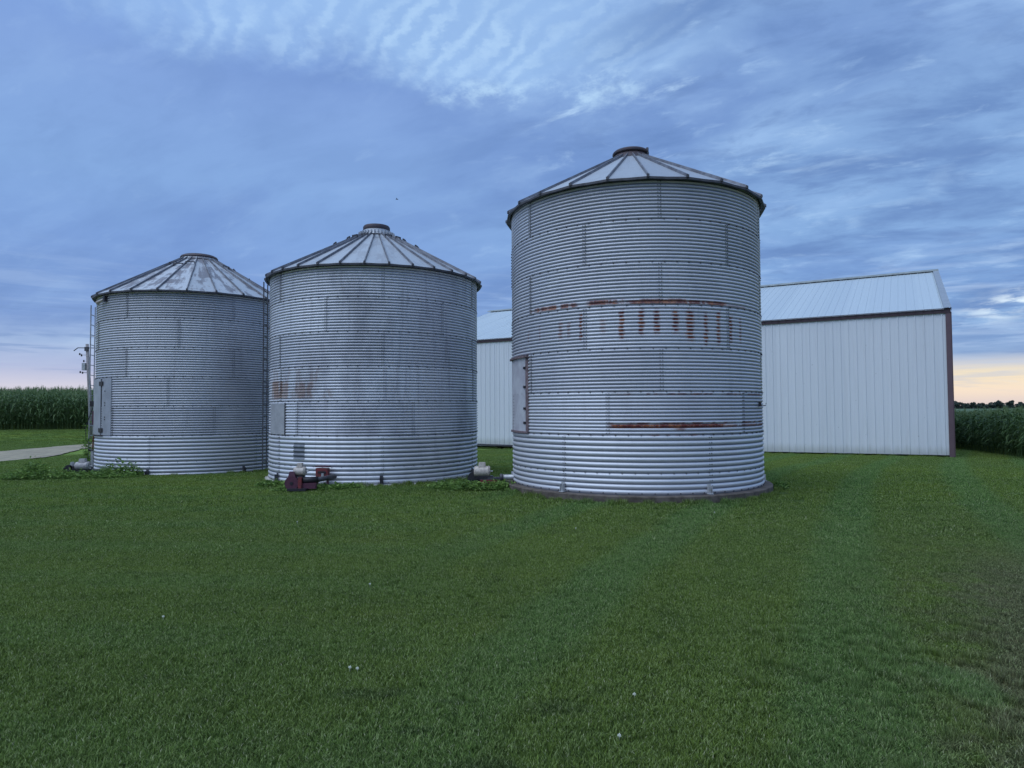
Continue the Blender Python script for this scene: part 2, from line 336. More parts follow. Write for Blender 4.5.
# ground material shared with the blades
def grass_nodes(n, P, blade=False):
    x, y, z = n.sep(P)
    big = n.noise(P, .16, 4, .55, .3); mid = n.noise(P, .8, 5, .6); fin = n.noise(P, 5.0, 5, .65)
    c = n.mix(n.step(big, .36, .64), (.150, .242, .044, 1), (.205, .300, .049, 1))
    c = n.mix(n.m('MULTIPLY', n.step(mid, .50, .70), .45), c, (.142, .238, .056, 1))
    c = n.mix(n.m('MULTIPLY', n.step(mid, .46, .30), .45), c, (.23, .285, .048, 1))
    # mower passes: curved pale lanes
    lane = n.m('ADD', n.m('SUBTRACT', x, n.m('MULTIPLY', y, .40)), n.m('MULTIPLY', n.m('MULTIPLY', y, y), -.006))
    lw = n.m('SINE', n.m('MULTIPLY', n.m('ADD', lane, n.m('MULTIPLY', mid, .5)), 2.6))
    c = n.mix(n.m('MULTIPLY', n.step(lw, .1, .9), n.m('MULTIPLY', n.step(x, -1.8, .6), .52)), c, (.155, .315, .105, 1))
    lane2 = n.m('SINE', n.m('MULTIPLY', n.m('ADD', n.m('ADD', y, n.m('MULTIPLY', x, .10)), n.m('MULTIPLY', mid, .6)), 3.9))
    c = n.mix(n.m('MULTIPLY', n.step(lane2, .0, .9), n.m('MULTIPLY', n.step(x, 1.0, -3.0), .35)), c, (.16, .30, .085, 1))
    # dry, bare soil along the right edge
    e = n.m('SUBTRACT', x, n.m('MULTIPLY', y, .645)); e = n.m('ADD', e, n.m('MULTIPLY', n.m('SUBTRACT', n.noise(P, 2.2, 6, .7), .5), 2.2))
    dry = n.m('MULTIPLY', n.step(e, -.15, .50), n.window(n.m('ADD', y, n.m('MULTIPLY', fin, 2.0)), 1.0, 8.6, 1.3))
    c = n.mix(n.m('MULTIPLY', dry, .80), c, (.23, .185, .135, 1))
    e2 = n.m('ADD', n.m('SUBTRACT', x, n.m('MULTIPLY', y, .50)), n.m('MULTIPLY', n.m('SUBTRACT', big, .5), 4.0))
    dry2 = n.m('MULTIPLY', n.m('MULTIPLY', n.step(e2, -.3, .6), n.step(fin, .42, .62)), n.step(y, 14.0, 6.0))
    c = n.mix(n.m('MULTIPLY', dry2, .45), c, (.150, .140, .080, 1))
    m3 = n.noise(P, 2.6, 5, .65)
    c = n.mix(n.m('MULTIPLY', n.step(m3, .52, .34), .35), c, (.075, .125, .036, 1))
    c = n.mix(n.m('MULTIPLY', n.step(m3, .56, .74), .30), c, (.27, .35, .11, 1))
    dash = n.noise(n.vm('MULTIPLY', n.comb(n.m('ADD', x, n.m('MULTIPLY', y, .12)), n.m('ADD', y, n.m('MULTIPLY', x, -.05)), 0), (.55, 5.0, 1)), 1.4, 5, .65)
    c = n.mix(n.m('MULTIPLY', n.step(dash, .56, .70), n.m('MULTIPLY', n.step(y, 4.5, 8.0), .40)), c, (.07, .115, .035, 1))
    t1 = n.m('DIVIDE', n.m('SUBTRACT', x, 2.80), .20); t2 = n.m('DIVIDE', n.m('SUBTRACT', y, 4.25), .36)
    tq = n.m('ADD', n.m('ADD', n.m('MULTIPLY', t1, t1), n.m('MULTIPLY', t2, t2)), n.m('MULTIPLY', n.m('SUBTRACT', fin, .5), 2.0))
    c = n.mix(n.m('MULTIPLY', n.step(tq, 1.4, .2), .7), c, (.20, .36, .12, 1))
    dist = n.step(y, 17.0, 3.0)
    c = n.mix(n.m('MULTIPLY', dist, .28), c, (.125, .160, .045, 1))
    # small dark patches in the turf
    for (hx, hy, ha, hb) in ((-.88, 4.12, .30, .09), (.27, 3.92, .24, .12), (-.35, 4.0, .16, .04), (-.52, 3.65, .12, .05), (-.15, 3.3, .2, .08)):
        a = n.m('DIVIDE', n.m('SUBTRACT', x, hx), ha); b_ = n.m('DIVIDE', n.m('SUBTRACT', y, hy), hb)
        q = n.m('ADD', n.m('ADD', n.m('MULTIPLY', a, a), n.m('MULTIPLY', b_, b_)), n.m('MULTIPLY', n.m('SUBTRACT', fin, .5), 2.0))
        c = n.mix(n.m('MULTIPLY', n.step(q, 1.3, .1), .34), c, (.022, .036, .036, 1))
    # field beyond: coarse
    return c, fin, dry
def make_ground_mat():
    m, n, b = newmat('lawn_soil_and_turf')
    g = n.n.new('ShaderNodeNewGeometry'); P = g.outputs['Position']
    c, fin, dry = grass_nodes(n, P)
    x, y, z = n.sep(P)
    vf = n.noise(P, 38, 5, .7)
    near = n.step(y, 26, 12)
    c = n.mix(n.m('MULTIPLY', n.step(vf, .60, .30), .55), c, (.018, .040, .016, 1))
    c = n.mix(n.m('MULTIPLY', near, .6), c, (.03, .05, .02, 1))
    n.put(b.inputs['Base Color'], c); b.inputs['Roughness'].default_value = .95; b.inputs['Specular IOR Level'].default_value = .15
    bp = n.n.new('ShaderNodeBump'); bp.inputs['Strength'].default_value = .8; bp.inputs['Distance'].default_value = .05
    n.put(bp.inputs['Height'], n.m('ADD', fin, n.m('MULTIPLY', vf, .6))); n.l.new(bp.outputs[0], b.inputs['Normal'])
    return m
def leafy(n, b, c, f=.35):
    tr = n.n.new('ShaderNodeBsdfTranslucent'); n.put(tr.inputs[0], c); mx = n.n.new('ShaderNodeMixShader'); mx.inputs[0].default_value = f
    out = [q for q in n.n if q.type == 'OUTPUT_MATERIAL'][0]
    n.l.new(b.outputs[0], mx.inputs[1]); n.l.new(tr.outputs[0], mx.inputs[2]); n.l.new(mx.outputs[0], out.inputs[0])
def make_blade_mat():
    m, n, b = newmat('grass_blades')
    g = n.n.new('ShaderNodeNewGeometry'); P = g.outputs['Position']
    c, fin, dry = grass_nodes(n, P, True)
    at = n.n.new('ShaderNodeAttribute'); at.attribute_name = 'tone'; tone = at.outputs['Fac']
    c = n.mix(n.step(tone, .0, .5, .75, 0.0), c, (.030, .052, .020, 1))
    c = n.mix(n.m('MULTIPLY', n.step(tone, .55, 1.0), .75), c, (.38, .46, .20, 1))
    c = n.mix(n.m('MULTIPLY', n.step(tone, .960, .972), .75), c, (.46, .44, .30, 1))
    n.put(b.inputs['Base Color'], c); b.inputs['Roughness'].default_value = .8; b.inputs['Specular IOR Level'].default_value = .08
    leafy(n, b, c)
    return m
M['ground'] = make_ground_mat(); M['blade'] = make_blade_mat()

def axis(lo, hi, fine_lo, fine_hi, step):
    a = list(np.arange(fine_lo, fine_hi+1e-6, step)); s = step; v = fine_hi
    while v < hi: s *= 1.22; v += s; a.append(min(v, hi))
    s = step; v = fine_lo
    while v > lo: s *= 1.22; v -= s; a.insert(0, max(v, lo))
    return a
gx_ = axis(-2500, 2500, -40, 34, .6); gy_ = axis(-60, 3000, -2, 62, .6)
vs = []; fs = []
for yy in gy_:
    for xx in gx_:
        bump = .018*mnoise.noise(Vector((xx*.35, yy*.35, 0)))
        vs.append((xx, yy, hgt(xx, yy)+bump-.012))
nx = len(gx_)
for j in range(len(gy_)-1):
    for i in range(nx-1):
        a = j*nx+i; fs.append((a, a+1, a+nx+1, a+nx))
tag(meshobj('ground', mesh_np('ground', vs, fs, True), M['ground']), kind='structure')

# gravel lane on the left
def make_gravel():
    m, n, b = newmat('pale_gravel'); g = n.n.new('ShaderNodeNewGeometry'); P = g.outputs['Position']
    v = n.n.new('ShaderNodeTexVoronoi'); n.put(v.inputs['Vector'], P); v.inputs['Scale'].default_value = 14
    nz = n.noise(n.vm('MULTIPLY', P, (2.2, .5, 1)), 1.2, 6, .7); f2 = n.noise(n.vm('MULTIPLY', P, (1, .35, 1)), 5, 6, .75)
    c = n.mix(n.step(nz, .35, .65), (.36, .305, .20, 1), (.22, .18, .12, 1))
    c = n.mix(n.m('MULTIPLY', n.step(f2, .50, .62), .75), c, (.17, .16, .115, 1))
    c = n.mix(n.m('MULTIPLY', v.outputs['Distance'], .3), c, (.46, .42, .33, 1))
    n.put(b.inputs['Base Color'], c); b.inputs['Roughness'].default_value = .95
    bp = n.n.new('ShaderNodeBump'); bp.inputs['Strength'].default_value = .7; bp.inputs['Distance'].default_value = .03
    n.put(bp.inputs['Height'], f2); n.l.new(bp.outputs[0], b.inputs['Normal']); return m
M['gravel'] = make_gravel()
ER = [(-17.2, 2), (-17.8, 14), (-18.50, 24.3), (-18.75, 27.5), (-20.7, 32.6), (-19.5, 36.0), (-13.0, 39.0), (-4.0, 41.5)]
EL_ = [(-23.3, 2), (-23.35, 14), (-23.40, 24.3), (-23.42, 30.6), (-23.42, 33.3), (-22.6, 37.2), (-15.0, 43.0), (-5.0, 46.5)]
def pline(pl, s):
    s = s*(len(pl)-1); i = min(int(s), len(pl)-2); t = s-i
    g = lambda k: Vector(pl[min(max(k, 0), len(pl)-1)])
    p0, p1, p2, p3 = g(i-1), g(i), g(i+1), g(i+2)
    return .5*((2*p1)+(p2-p0)*t+(2*p0-5*p1+4*p2-p3)*t*t+(3*p1-p0-3*p2+p3)*t*t*t)
def lane_pt(s, t): return pline(ER, s).lerp(pline(EL_, s), t)
ROADPTS = [(lane_pt(i/120, .5), (pline(ER, i/120)-pline(EL_, i/120)).length/2) for i in range(121)]
vs = []; fs = []; NS, NTT = 90, 12
for i in range(NS+1):
    for j in range(NTT+1):
        p = lane_pt(i/NS, j/NTT)
        if j in (0, NTT): p = p+Vector((.22*mnoise.noise(Vector((p.x*1.1, p.y*1.1, j)))+.1*mnoise.noise(Vector((p.x*4, p.y*4, j))), 0))
        q = (j/NTT-.5)*2; vs.append((p.x, p.y, hgt(p.x, p.y)+.035-.028*q*q*q*q+.008*mnoise.noise(Vector((p.x*2, p.y*2, 3)))+.018))
for i in range(NS):
    for j in range(NTT):
        a = i*(NTT+1)+j; fs.append((a, a+1, a+NTT+2, a+NTT+1))
tag(meshobj('gravel_road', mesh_np('gravel_road', vs, fs, True), M['gravel']), kind='structure')

# ------------------------------------------------------------------ grain bins
PA = math.pi/180; RW = 2.743; AMP = .011; AMPL = .013
def sheet_mesh(name, height, ncor, amp, seg=16, arc=60.5, lap=.012, per=8):
    p = height/ncor; rows = [(-lap, RW+.007-amp*.75)]
    for i in range(ncor*per+1):
        z = i*p/per; c = math.cos(2*math.pi*z/p); c = 1-2*((1+c)/2)**1.6; rows.append((z, RW+amp*c))
    v = []; f = []
    for z, r in rows:
        for k in range(seg+1):
            a = (k/seg)*arc*PA; rr = r+.006*(k/seg)
            v.append((rr*math.cos(a), rr*math.sin(a), z))
    m = seg+1
    for i in range(len(rows)-1):
        for k in range(seg):
            f.append((i*m+k, i*m+k+1, (i+1)*m+k+1, (i+1)*m+k))
    return mesh_np(name, v, f, True)
def hexbolt(mb, p, n_, r=.011, h=.012):
    n_ = Vector(n_); t = n_.cross(Vector((0, 0, 1))).normalized(); u = n_.cross(t); b = len(mb.v)
    for k in range(5):
        a = 2*math.pi*k/5; mb.v.append(Vector(p)+(t*math.cos(a)+u*math.sin(a))*r)
    for k in range(5):
        a = 2*math.pi*k/5; mb.v.append(Vector(p)+(t*math.cos(a)+u*math.sin(a))*r*.8+n_*h)
    mb.f.append(tuple(b+5+k for k in range(5)))
    for k in range(5): mb.f.append((b+k, b+(k+1) % 5, b+5+(k+1) % 5, b+5+k))

def curved_panel(mb, r0, r1, a0, a1, z0, z1, seg=6):
    b = len(mb.v)
    for k in range(seg+1):
        a = (a0+(a1-a0)*k/seg)*PA; c, s_ = math.cos(a), math.sin(a)
        for r, z in ((r0, z0), (r1, z0), (r1, z1), (r0, z1)): mb.v.append(Vector((r*c, r*s_, z)))
    for k in range(seg):
        for q in range(4):
            q2 = (q+1) % 4; mb.f.append((b+k*4+q, b+(k+1)*4+q, b+(k+1)*4+q2, b+k*4+q2))
    mb.f.append((b, b+1, b+2, b+3)); e = b+seg*4; mb.f.append((e+3, e+2, e+1, e))
    return mb

def grain_bin(idx, nrings, label, seams, nribs, riboff, capr, slope, mat_kw, roof_patch, bolt_r=.011):
    cx, cy, z0 = BINS[idx]
    root = empty('grain_bin', (cx, cy, z0)); tag(root, label, 'grain bin', 'grain bins in a row on the lawn')
    gm = galv('galvanised_wall_sheets_%s' % 'abc'[idx-1], root, .1016, **mat_kw)
    rm = roofmat('bin_roof_panels_%s' % 'abc'[idx-1], root, roof_patch, idx*3.1)
    low = sheet_mesh('wall_sheet_low', 1.1176, 11, AMPL); high = sheet_mesh('wall_sheet', .8128, 12, AMP)
    hb = MB(); vb = MB()
    for k in range(nrings):
        zb = 0 if k == 0 else 1.1176+.8128*(k-1); hgt_ = 1.1176 if k == 0 else .8128; nc = 11 if k == 0 else 12
        for q in range(6):
            meshobj('wall_sheet', low if k == 0 else high, gm, root, (0, 0, zb), (seams[k]+60*q)*PA)
            a = (seams[k]+60*q+.4)*PA
            for da in (-.35, .75):
                aa = a+da*PA
                for c in range(nc):
                    z = zb+(c+.5)*hgt_/nc; n_ = (math.cos(aa), math.sin(aa), 0)
                    hexbolt(vb, (n_[0]*(RW+.006), n_[1]*(RW+.006), z), n_, bolt_r*.9, .02)
        nb_ = 72
        for q in range(nb_):
            a = (q+.5)*360/nb_*PA; n_ = (math.cos(a), math.sin(a), 0)
            hexbolt(hb, (n_[0]*(RW-.004), n_[1]*(RW-.004), zb+(.03 if k == 0 else .0)), n_, bolt_r*1.15, .026)
        if k == 0:
            for q in range(nb_):
                a = q*5*PA; n_ = (math.cos(a), math.sin(a), 0); hexbolt(hb, (n_[0]*(RW+.004), n_[1]*(RW+.004), .4*1.0), n_, bolt_r, .014)
    tag(hb.build('bolt_row', M['bolt'], root), kind='stuff'); tag(vb.build('seam_bolts', M['bolt'], root), kind='stuff')
    ztop = 1.1176+.8128*(nrings-1)
    # inner dark lining so nothing shows through
    MB().lathe([(RW-.05, .0), (RW-.05, ztop-.02)], 48).build('bin_lining', M['steel_dark'], root, True)
    # eave ring
    er = MB().lathe([(RW+.0, ztop-.05), (RW+.025, ztop-.05), (RW+.03, ztop-.005), (RW-.02, ztop-.004)], 72); er.build('eave_ring', M['steel_dark'], root, True)
    # roof panels
    RE = RW+.125; zE = ztop-.035; dA = 360/nribs; r1 = capr*.9
    zf = lambda r: zE+(RE-r)*slope
    mb = MB()
    a0, a1 = -dA/2*PA, dA/2*PA
    rows = [RE, RE*.75+r1*.25, RE*.5+r1*.5, RE*.25+r1*.75, r1]
    for r in rows:
        for k in range(3):
            a = a0+(a1-a0)*k/2; rr = r*(math.cos(a1) if k == 1 else 1.0)
            mb.v.append(Vector((rr*math.cos(a), rr*math.sin(a), zf(r)+(-.006 if k == 1 else 0))))
    for i in range(len(rows)-1):
        for k in range(2): mb.f.append((i*3+k, i*3+k+1, (i+1)*3+k+1, (i+1)*3+k))
    # turned-down lip at the eave
    b = len(mb.v)
    for k in range(3):
        v_ = mb.v[k]; mb.v.append(Vector((v_.x*1.002, v_.y*1.002, v_.z-.008)))
    for k in range(2): mb.f.append((b+k, b+k+1, k+1, k))
    pm = mb.mesh('roof_panel')
    lb = MB()
    for k in range(3):
        v_ = mb.v[k]; lb.v += [Vector((v_.x*1.004, v_.y*1.004, v_.z-.050)), Vector((v_.x*1.004, v_.y*1.004, v_.z-.006)), Vector((v_.x*.985, v_.y*.985, v_.z-.052))]
    for k in range(2): lb.f += [(k*3, k*3+3, k*3+4, k*3+1), (k*3+2, k*3+5, k*3+3, k*3)]
    lipm = lb.mesh('eave_lip')
    # ribs
    rb = MB(); wR, hR = .017, .055; b = 0
    secs = []
    for r in (RE+.015, (RE+r1)/2, r1+.02):
        wk = wR if r > 1 else wR*.75
        z = zf(r); secs.append([(r, -wk, z), (r, -wk*.6, z+hR), (r, wk*.6, z+hR), (r, wk, z)])
    for sct in secs: rb.v += [Vector(p) for p in sct]
    for i in range(2):
        for k in range(3): rb.f.append((i*4+k, i*4+k+1, (i+1)*4+k+1, (i+1)*4+k))
    rb.f.append((0, 3, 2, 1)); rb.f.append((8, 9, 10, 11))
    ribm = rb.mesh('roof_rib')
    kb = MB().box((RE+.016, 0, zE+.005), (.03, .05, .055)).mesh('rib_end')
    for q in range(nribs):
        a = riboff+q*dA
        po = meshobj('roof_panel', pm, rm, root, (0, 0, 0), (a+dA/2)*PA)
        meshobj('eave_lip', lipm, M['steel_dark'], po)
        o = meshobj('roof_rib', ribm, M['rib'], root, (0, 0, 0), a*PA)
        meshobj('rib_end', kb, M['steel_dark'], o)
    return root, gm, rm, ztop, zf, RE

def ladder(root, az, r, half, z0, z1, mat_):
    t = None
    L = empty('ladder', (0, 0, 0)); L.parent = root
    a = az*PA; c = Vector((math.cos(a), math.sin(a), 0))*r; tdir = Vector((-math.sin(a), math.cos(a), 0))
    for s_ in (-1, 1):
        MB().box((c+tdir*half*s_)+Vector((0, 0, (z0+z1)/2)), (.022, .045, z1-z0), Matrix.Rotation(a, 3, 'Z')).build('rail', mat_, L)
    rg = MB().tube([-tdir*half, tdir*half], .012, 6).mesh('rung')
    z = z0+.2
    while z < z1:
        meshobj('rung', rg, mat_, L, (c.x, c.y, z)); z += .3048
    z = z0+.6
    while z < z1:
        for s_ in (-1, 1):
            p = c+tdir*half*s_; q = p.normalized()*RW
            MB().tube([p+Vector((0, 0, z)), q+Vector((0, 0, z))], .010, 5).build('standoff', mat_, L)
        z += 1.6
    return L
def anchor(root, az, mat_):
    o = MB(); a = az*PA; Rm = Matrix.Rotation(a, 3, 'Z'); c = Vector((math.cos(a), math.sin(a), 0))
    o.box(c*(RW+.055)+Vector((0, 0, .012)), (.10, .10, .012), Rm); o.box(c*(RW+.022)+Vector((0, 0, .10)), (.012, .075, .19), Rm)
    for s_ in (-1, 1):
        o.box(c*(RW+.05)+Rm@Vector((0, .034*s_, 0))+Vector((0, 0, .085)), (.065, .008, .15), Rm)
    o.tube([c*(RW+.065)+Vector((0, 0, .0)), c*(RW+.065)+Vector((0, 0, .12))], .012, 6)
    return o.build('anchor_bracket', mat_, root)

# ---- bin 3, tall, right
z5 = 1.1176+.8128*3
cols3 = [(-151.5, .9, 2.98, 3.22, .5), (-143, .8, 3.0, 3.3, .5), (-131, 1.6, 2.98, 3.32, .55), (-127, 1.0, 3.0, 3.3, .5),
         (-121.3, 1.0, 2.95, 3.45, 1.0), (-104.6, 1.6, 2.93, 3.46, 1.0), (-97, 1.7, 3.0, 3.46, 1.0), (-91, 1.8, 3.0, 3.46, .9),
         (-83.5, 1.9, 3.03, 3.46, .9), (-77.5, 2.6, 2.88, 3.46, .9), (-70.5, 1.5, 2.8, 3.42, .85), (-64.3, 1.5, 2.84, 3.45, .9),
         (-57.3, 1.3, 2.88, 3.40, .95), (-51.0, .9, 2.88, 3.36, .7), (-112, 2.0, 3.05, 3.3, .4)]
bands3 = [(-149, -123, 3.585, 3.67, .42, .85), (-118, -104, 3.59, 3.68, .40, .9), (-102, -60, 3.575, 3.65, .36, .9), (-97, -78, 3.60, 3.67, .45, .8), (-60, -46, 3.57, 3.61, .42, .5), (-50, -34, 3.57, 3.60, .45, .4),
          (-110, -62, 1.245, 1.315, .30, 1.0), (-62, -25, 1.25, 1.30, .42, .8), (-110, -30, 1.315, 1.355, .52, .9), (-108, -30, 1.865, 1.90, .50, .7), (-95, -75, 1.10, 1.13, .52, .8), (-84, -80, 1.20, 1.25, .3, .7)]
B3, gm3, rm3, zt3, zf3, RE3 = grain_bin(3, 7, 'tallest grain bin, right of the row, with red rust streaks round its middle',
    [-10, 9, -30, 0, -30, 0, -30], 24, 11, .36, .545, dict(rust_cols=cols3, rust_bands=bands3, blotch=.22, seed=3.0), .12, .012)
def bump_cap(root, prof_c, prof_t, matc, matt):
    c = MB().lathe(prof_c, 36).build('roof_collar', matc, root, True); auto_smooth(c)
    t = MB().lathe(prof_t, 36).build('roof_cap', matt, root, True); auto_smooth(t); return c, t
za = zf3(.36)
bump_cap(B3, [(.50, zf3(.50)+.004), (.43, za+.0), (.40, za+.05), (.37, za+.09), (.34, za+.095)],
         [(.355, za+.085), (.395, za+.09), (.415, za+.11), (.415, za+.145), (.39, za+.175), (.33, za+.195), (.15, za+.205), (.01, za+.21)], M['cap'], M['cap'])
MB().box((.41*math.cos(-35*PA), .41*math.sin(-35*PA), za+.11), (.05, .04, .18), Matrix.Rotation(-35*PA, 3, 'Z')).build('cap_latch', M['steel_dark'], B3)
sl = MB().lathe([(RW+.02, -.14), (RW+.185, -.14), (RW+.185, -.015), (RW+.17, -.002), (RW-.1, -.0015)], 72).build('concrete_footing', M['footing'], B3, True); auto_smooth(sl)
for a in (-130, -70.5, -10, 50, 110, 170): anchor(B3, a, M['anchor'])
def bin_door(root, a0, a1, z0, z1, mat_, frame_mat, ledge_mat, ledge=True, fr=2.0, proud=.055):
    D = curved_panel(MB(), RW-.03, RW+proud, a0, a1-fr, z0+.03, z1-.03).build('door', mat_, root); auto_smooth(D, 30)
    curved_panel(MB(), RW-.03, RW+max(proud-.004, .017), a1-fr, a1, z0, z1, 2).build('door_frame', frame_mat, D)
    if ledge:
        curved_panel(MB(), RW-.03, RW+.07, a0-1, a1+.3, z1-.03, z1+.012).build('door_ledge', ledge_mat, D)
        curved_panel(MB(), RW-.03, RW+.05, a0, a1, z0-.012, z0+.03).build('door_sill', ledge_mat, D)
    return D
dmat = simple('bin_door_steel', (.60, .61, .65, 1), .5, .2, .3, 2.2, (.44, .43, .48, 1))
frame3 = simple('rusty_door_frame', (.22, .16, .17, 1), .7, .1, .3, 9, (.11, .08, .09, 1))
D3 = bin_door(B3, 183, 208.5, 1.12, 2.72, dmat, frame3, frame3, True, 2.4, .022)
for z in (1.3, 1.6, 2.05, 2.45):
    curved_panel(MB(), RW+.01, RW+.045, 204.8, 206.2, z, z+.05, 1).build('hinge', M['black'], D3)
hk = MB(); a = -34*PA; c = Vector((math.cos(a), math.sin(a), 0))
hk.box(c*(RW+.03)+Vector((0, 0, 1.69)), (.05, .03, .10), Matrix.Rotation(a, 3, 'Z')); hk.tube([c*(RW+.05)+Vector((0, 0, 1.65)), c*(RW+.14)+Vector((0, 0, 1.66)), c*(RW+.15)+Vector((0, 0, 1.71))], .010, 6)
hk.build('wall_hook', M['black'], B3)

# ---- bin 2, middle
B2, gm2, rm2, zt2, zf2, RE2 = grain_bin(2, 6, 'middle grain bin with an orange rust stain above its small door',
    [-16.2, -1, -15, -16, -44, -16], 32, 6.0, .43, .545,
    dict(rustc=((.16, .075, .055, 1), (.30, .17, .09, 1)), rust_bands=[(-147, -132, 2.02, 2.44, .42, .8), (-147, -136, 1.98, 2.2, .36, .5), (-133, -110, 2.0, 2.38, .48, .6), (-147, -106, 2.30, 2.72, .54, .35), (-112, -100, 2.0, 2.2, .52, .4)], blotch=.62, seed=8.0, bright=1.08), .25)
za = zf2(.43)
bump_cap(B2, [(.50, zf2(.50)+.02), (.475, zf2(.5)+.055), (.45, za+.06), (.40, za+.10), (.36, za+.15), (.34, za+.17)],
         [(.31, za+.15), (.355, za+.155), (.365, za+.18), (.365, za+.25), (.345, za+.285), (.28, za+.30), (.01, za+.31)], rm2, M['cap'])
for q in range(32):            # small crimped clips round the collar
    a = (6+11.25*q)*PA
    MB().box((.47*math.cos(a), .47*math.sin(a), zf2(.47)+.075), (.05, .035, .06), Matrix.Rotation(a, 3, 'Z')).build('collar_clip', rm2, B2)
def cleat(root, zf, az, r, span, mat_, h=.085):
    a = az*PA; c = Vector((math.cos(a), math.sin(a), 0)); t = Vector((-math.sin(a), math.cos(a), 0)); z = zf(r)
    mb = MB(); Rm = Matrix.Rotation(a, 3, 'Z')
    mb.box(c*r+Vector((0, 0, z+h)), (.03, span, .025), Rm)
    for s_ in (-1, 1): mb.box(c*r+t*(span/2-.012)*s_+Vector((0, 0, z+h/2)), (.03, .022, h+.01), Rm)
    return mb.build('roof_cleat', mat_, root)
for q in range(16): cleat(B2, zf2, 11.6+22.5*q, .80, .19, M['steel_dark'])
for a in (-158+0, -149, -11, -2): cleat(B2, zf2, a, 1.15, .2, M['steel_dark'])
sl = MB().lathe([(RW+.0, -.12), (RW+.11, -.12), (RW+.10, -.008), (RW-.1, -.004)], 72).build('concrete_footing', M['concrete_pale'], B2, True)
anchor(B2, -137, M['steel_dark']); 
for a in (-76, -16, 44, 104, 164): anchor(B2, a, M['steel_dark'])
bin_door(B2, -149, -129.5, 1.11, 1.91, simple('pale_door_steel', (.46, .47, .50, 1), .5, .3, .2, 3), M['steel_dark'], M['steel_dark'], False, 1.0, .02)
ladder(B2, -174, RW+.20, .20, .15, 5.15, M['steel_dark'])
pt = MB(); pr = []
for i in range(49):
    z = .56+.38*i/48; pr.append((RW-AMPL*math.cos(2*math.pi*z/.1016)+.012, z))
pt.lathe(pr, 4, -122.8*PA, -115.4*PA); pt.build('repair_patch', simple('dull_patch_steel', (.20, .22, .26, 1), .55, .4), B2, True)

# ---- bin 1, left
B1, gm1, rm1, zt1, zf1, RE1 = grain_bin(1, 6, 'smallest looking grain bin, left of the row, with a full height ladder and patchy roof',
    [29, 3.5, -21, -46, -15.6, -46], 24, 4.2, .50, .60, dict(blotch=.30, seed=14.0, bright=.92, rust_bands=[(-90, -70, .0, .035, .35, .9), (-70, -45, -.01, .015, .45, .7)]), .85)
za = zf1(.50)
bump_cap(B1, [(.60, zf1(.6)+.02), (.54, za+.03), (.52, za+.05)],
         [(.50, za+.03), (.545, za+.035), (.555, za+.06), (.53, za+.105), (.46, za+.14), (.25, za+.155), (.01, za+.16)], rm1, M['cap'])
for q in range(8): cleat(B1, zf1, 11.7+45*q+15*(q % 2), 1.05, .27, M['steel_dark'], .07)
for q, (a, r) in enumerate([(-168, 1.4), (-165, 2.3), (18, 1.5), (11.7-105, 1.2)]): cleat(B1, zf1, a, r, .3, M['steel_dark'], .07)
MB().lathe([(RW+.0, -.12), (RW+.06, -.12), (RW+.05, -.006), (RW-.1, -.004)], 72).build('concrete_footing', M['concrete'], B1, True)
rp = curved_panel(MB(), RW+.012, RW+.04, -84, -70, -.01, .055, 8).build('base_flashing', M['rust'], B1)
for a in (-91, -38.5, 29, 89, 149, 209): anchor(B1, a, M['steel_dark'])
D1 = curved_panel(MB(), RW-.03, RW+.035, -154, -128.5, 1.13, 2.72).build('door', simple('grey_door_steel', (.40, .42, .46, 1), .5, .3, .2, 2.5), B1); auto_smooth(D1, 30)
curved_panel(MB(), RW-.03, RW+.012, -128.5, -127.0, 1.13, 2.72, 1).build('door_gap', M['black'], D1)
curved_panel(MB(), RW-.03, RW+.025, -127.0, -117, 1.12, 2.73, 3).build('door_frame', simple('frame_steel', (.38, .40, .45, 1), .5, .3, .2, 3), D1)
for z in (1.20, 2.52): curved_panel(MB(), RW+.02, RW+.05, -130.5, -125.5, z, z+.12, 1).build('hinge', M['black'], D1)
for z in (1.55, 1.62, 1.95, 2.02, 2.35): curved_panel(MB(), RW+.02, RW+.035, -123.6, -122.9, z, z+.03, 1).build('door_bolt', M['bolt'], D1)
curved_panel(MB(), RW-.03, RW+.05, -154, -126, 1.10, 1.13).build('door_sill', M['black'], D1)
ladder(B1, -164, RW+.207, .20, .25, 5.0, M['steel'])
# flood lamp under the eave of bin 1
fl = empty('flood_lamp', (0, 0, 0)); fl.parent = B1
a = -124*PA; c = Vector((math.cos(a), math.sin(a), 0)); Rm = Matrix.Rotation(a, 3, 'Z')
MB().box(c*(RW+.05)+Vector((0, 0, 4.98)), (.08, .10, .16), Rm).build('lamp_bracket', M['black'], fl)
MB().tube([c*(RW+.05)+Vector((0, 0, 4.98)), Vector((math.cos(a-.06), math.sin(a-.06), 0))*(RW+.10)+Vector((0, 0, 4.92)), Vector((math.cos(a-.10), math.sin(a-.10), 0))*(RW+.13)+Vector((0, 0, 4.87))], [.02, .035, .06], 10).build('lamp_head', M['cream'], fl, True)

# ------------------------------------------------------------------ machine shed
ang = -.5306; wdir = Vector((math.cos(ang), math.sin(ang), 0)); ndir = Vector((-wdir.y, wdir.x, 0))
CP = Vector((17.40, 26.42, -.30)); HW = 5.90; SP = 9.62; RI = 3.157; NP = 30; PW = .9144
shed = empty('machine_shed', CP, ang); tag(shed, 'long white metal machine shed with brown trim behind the grain bins', 'shed')
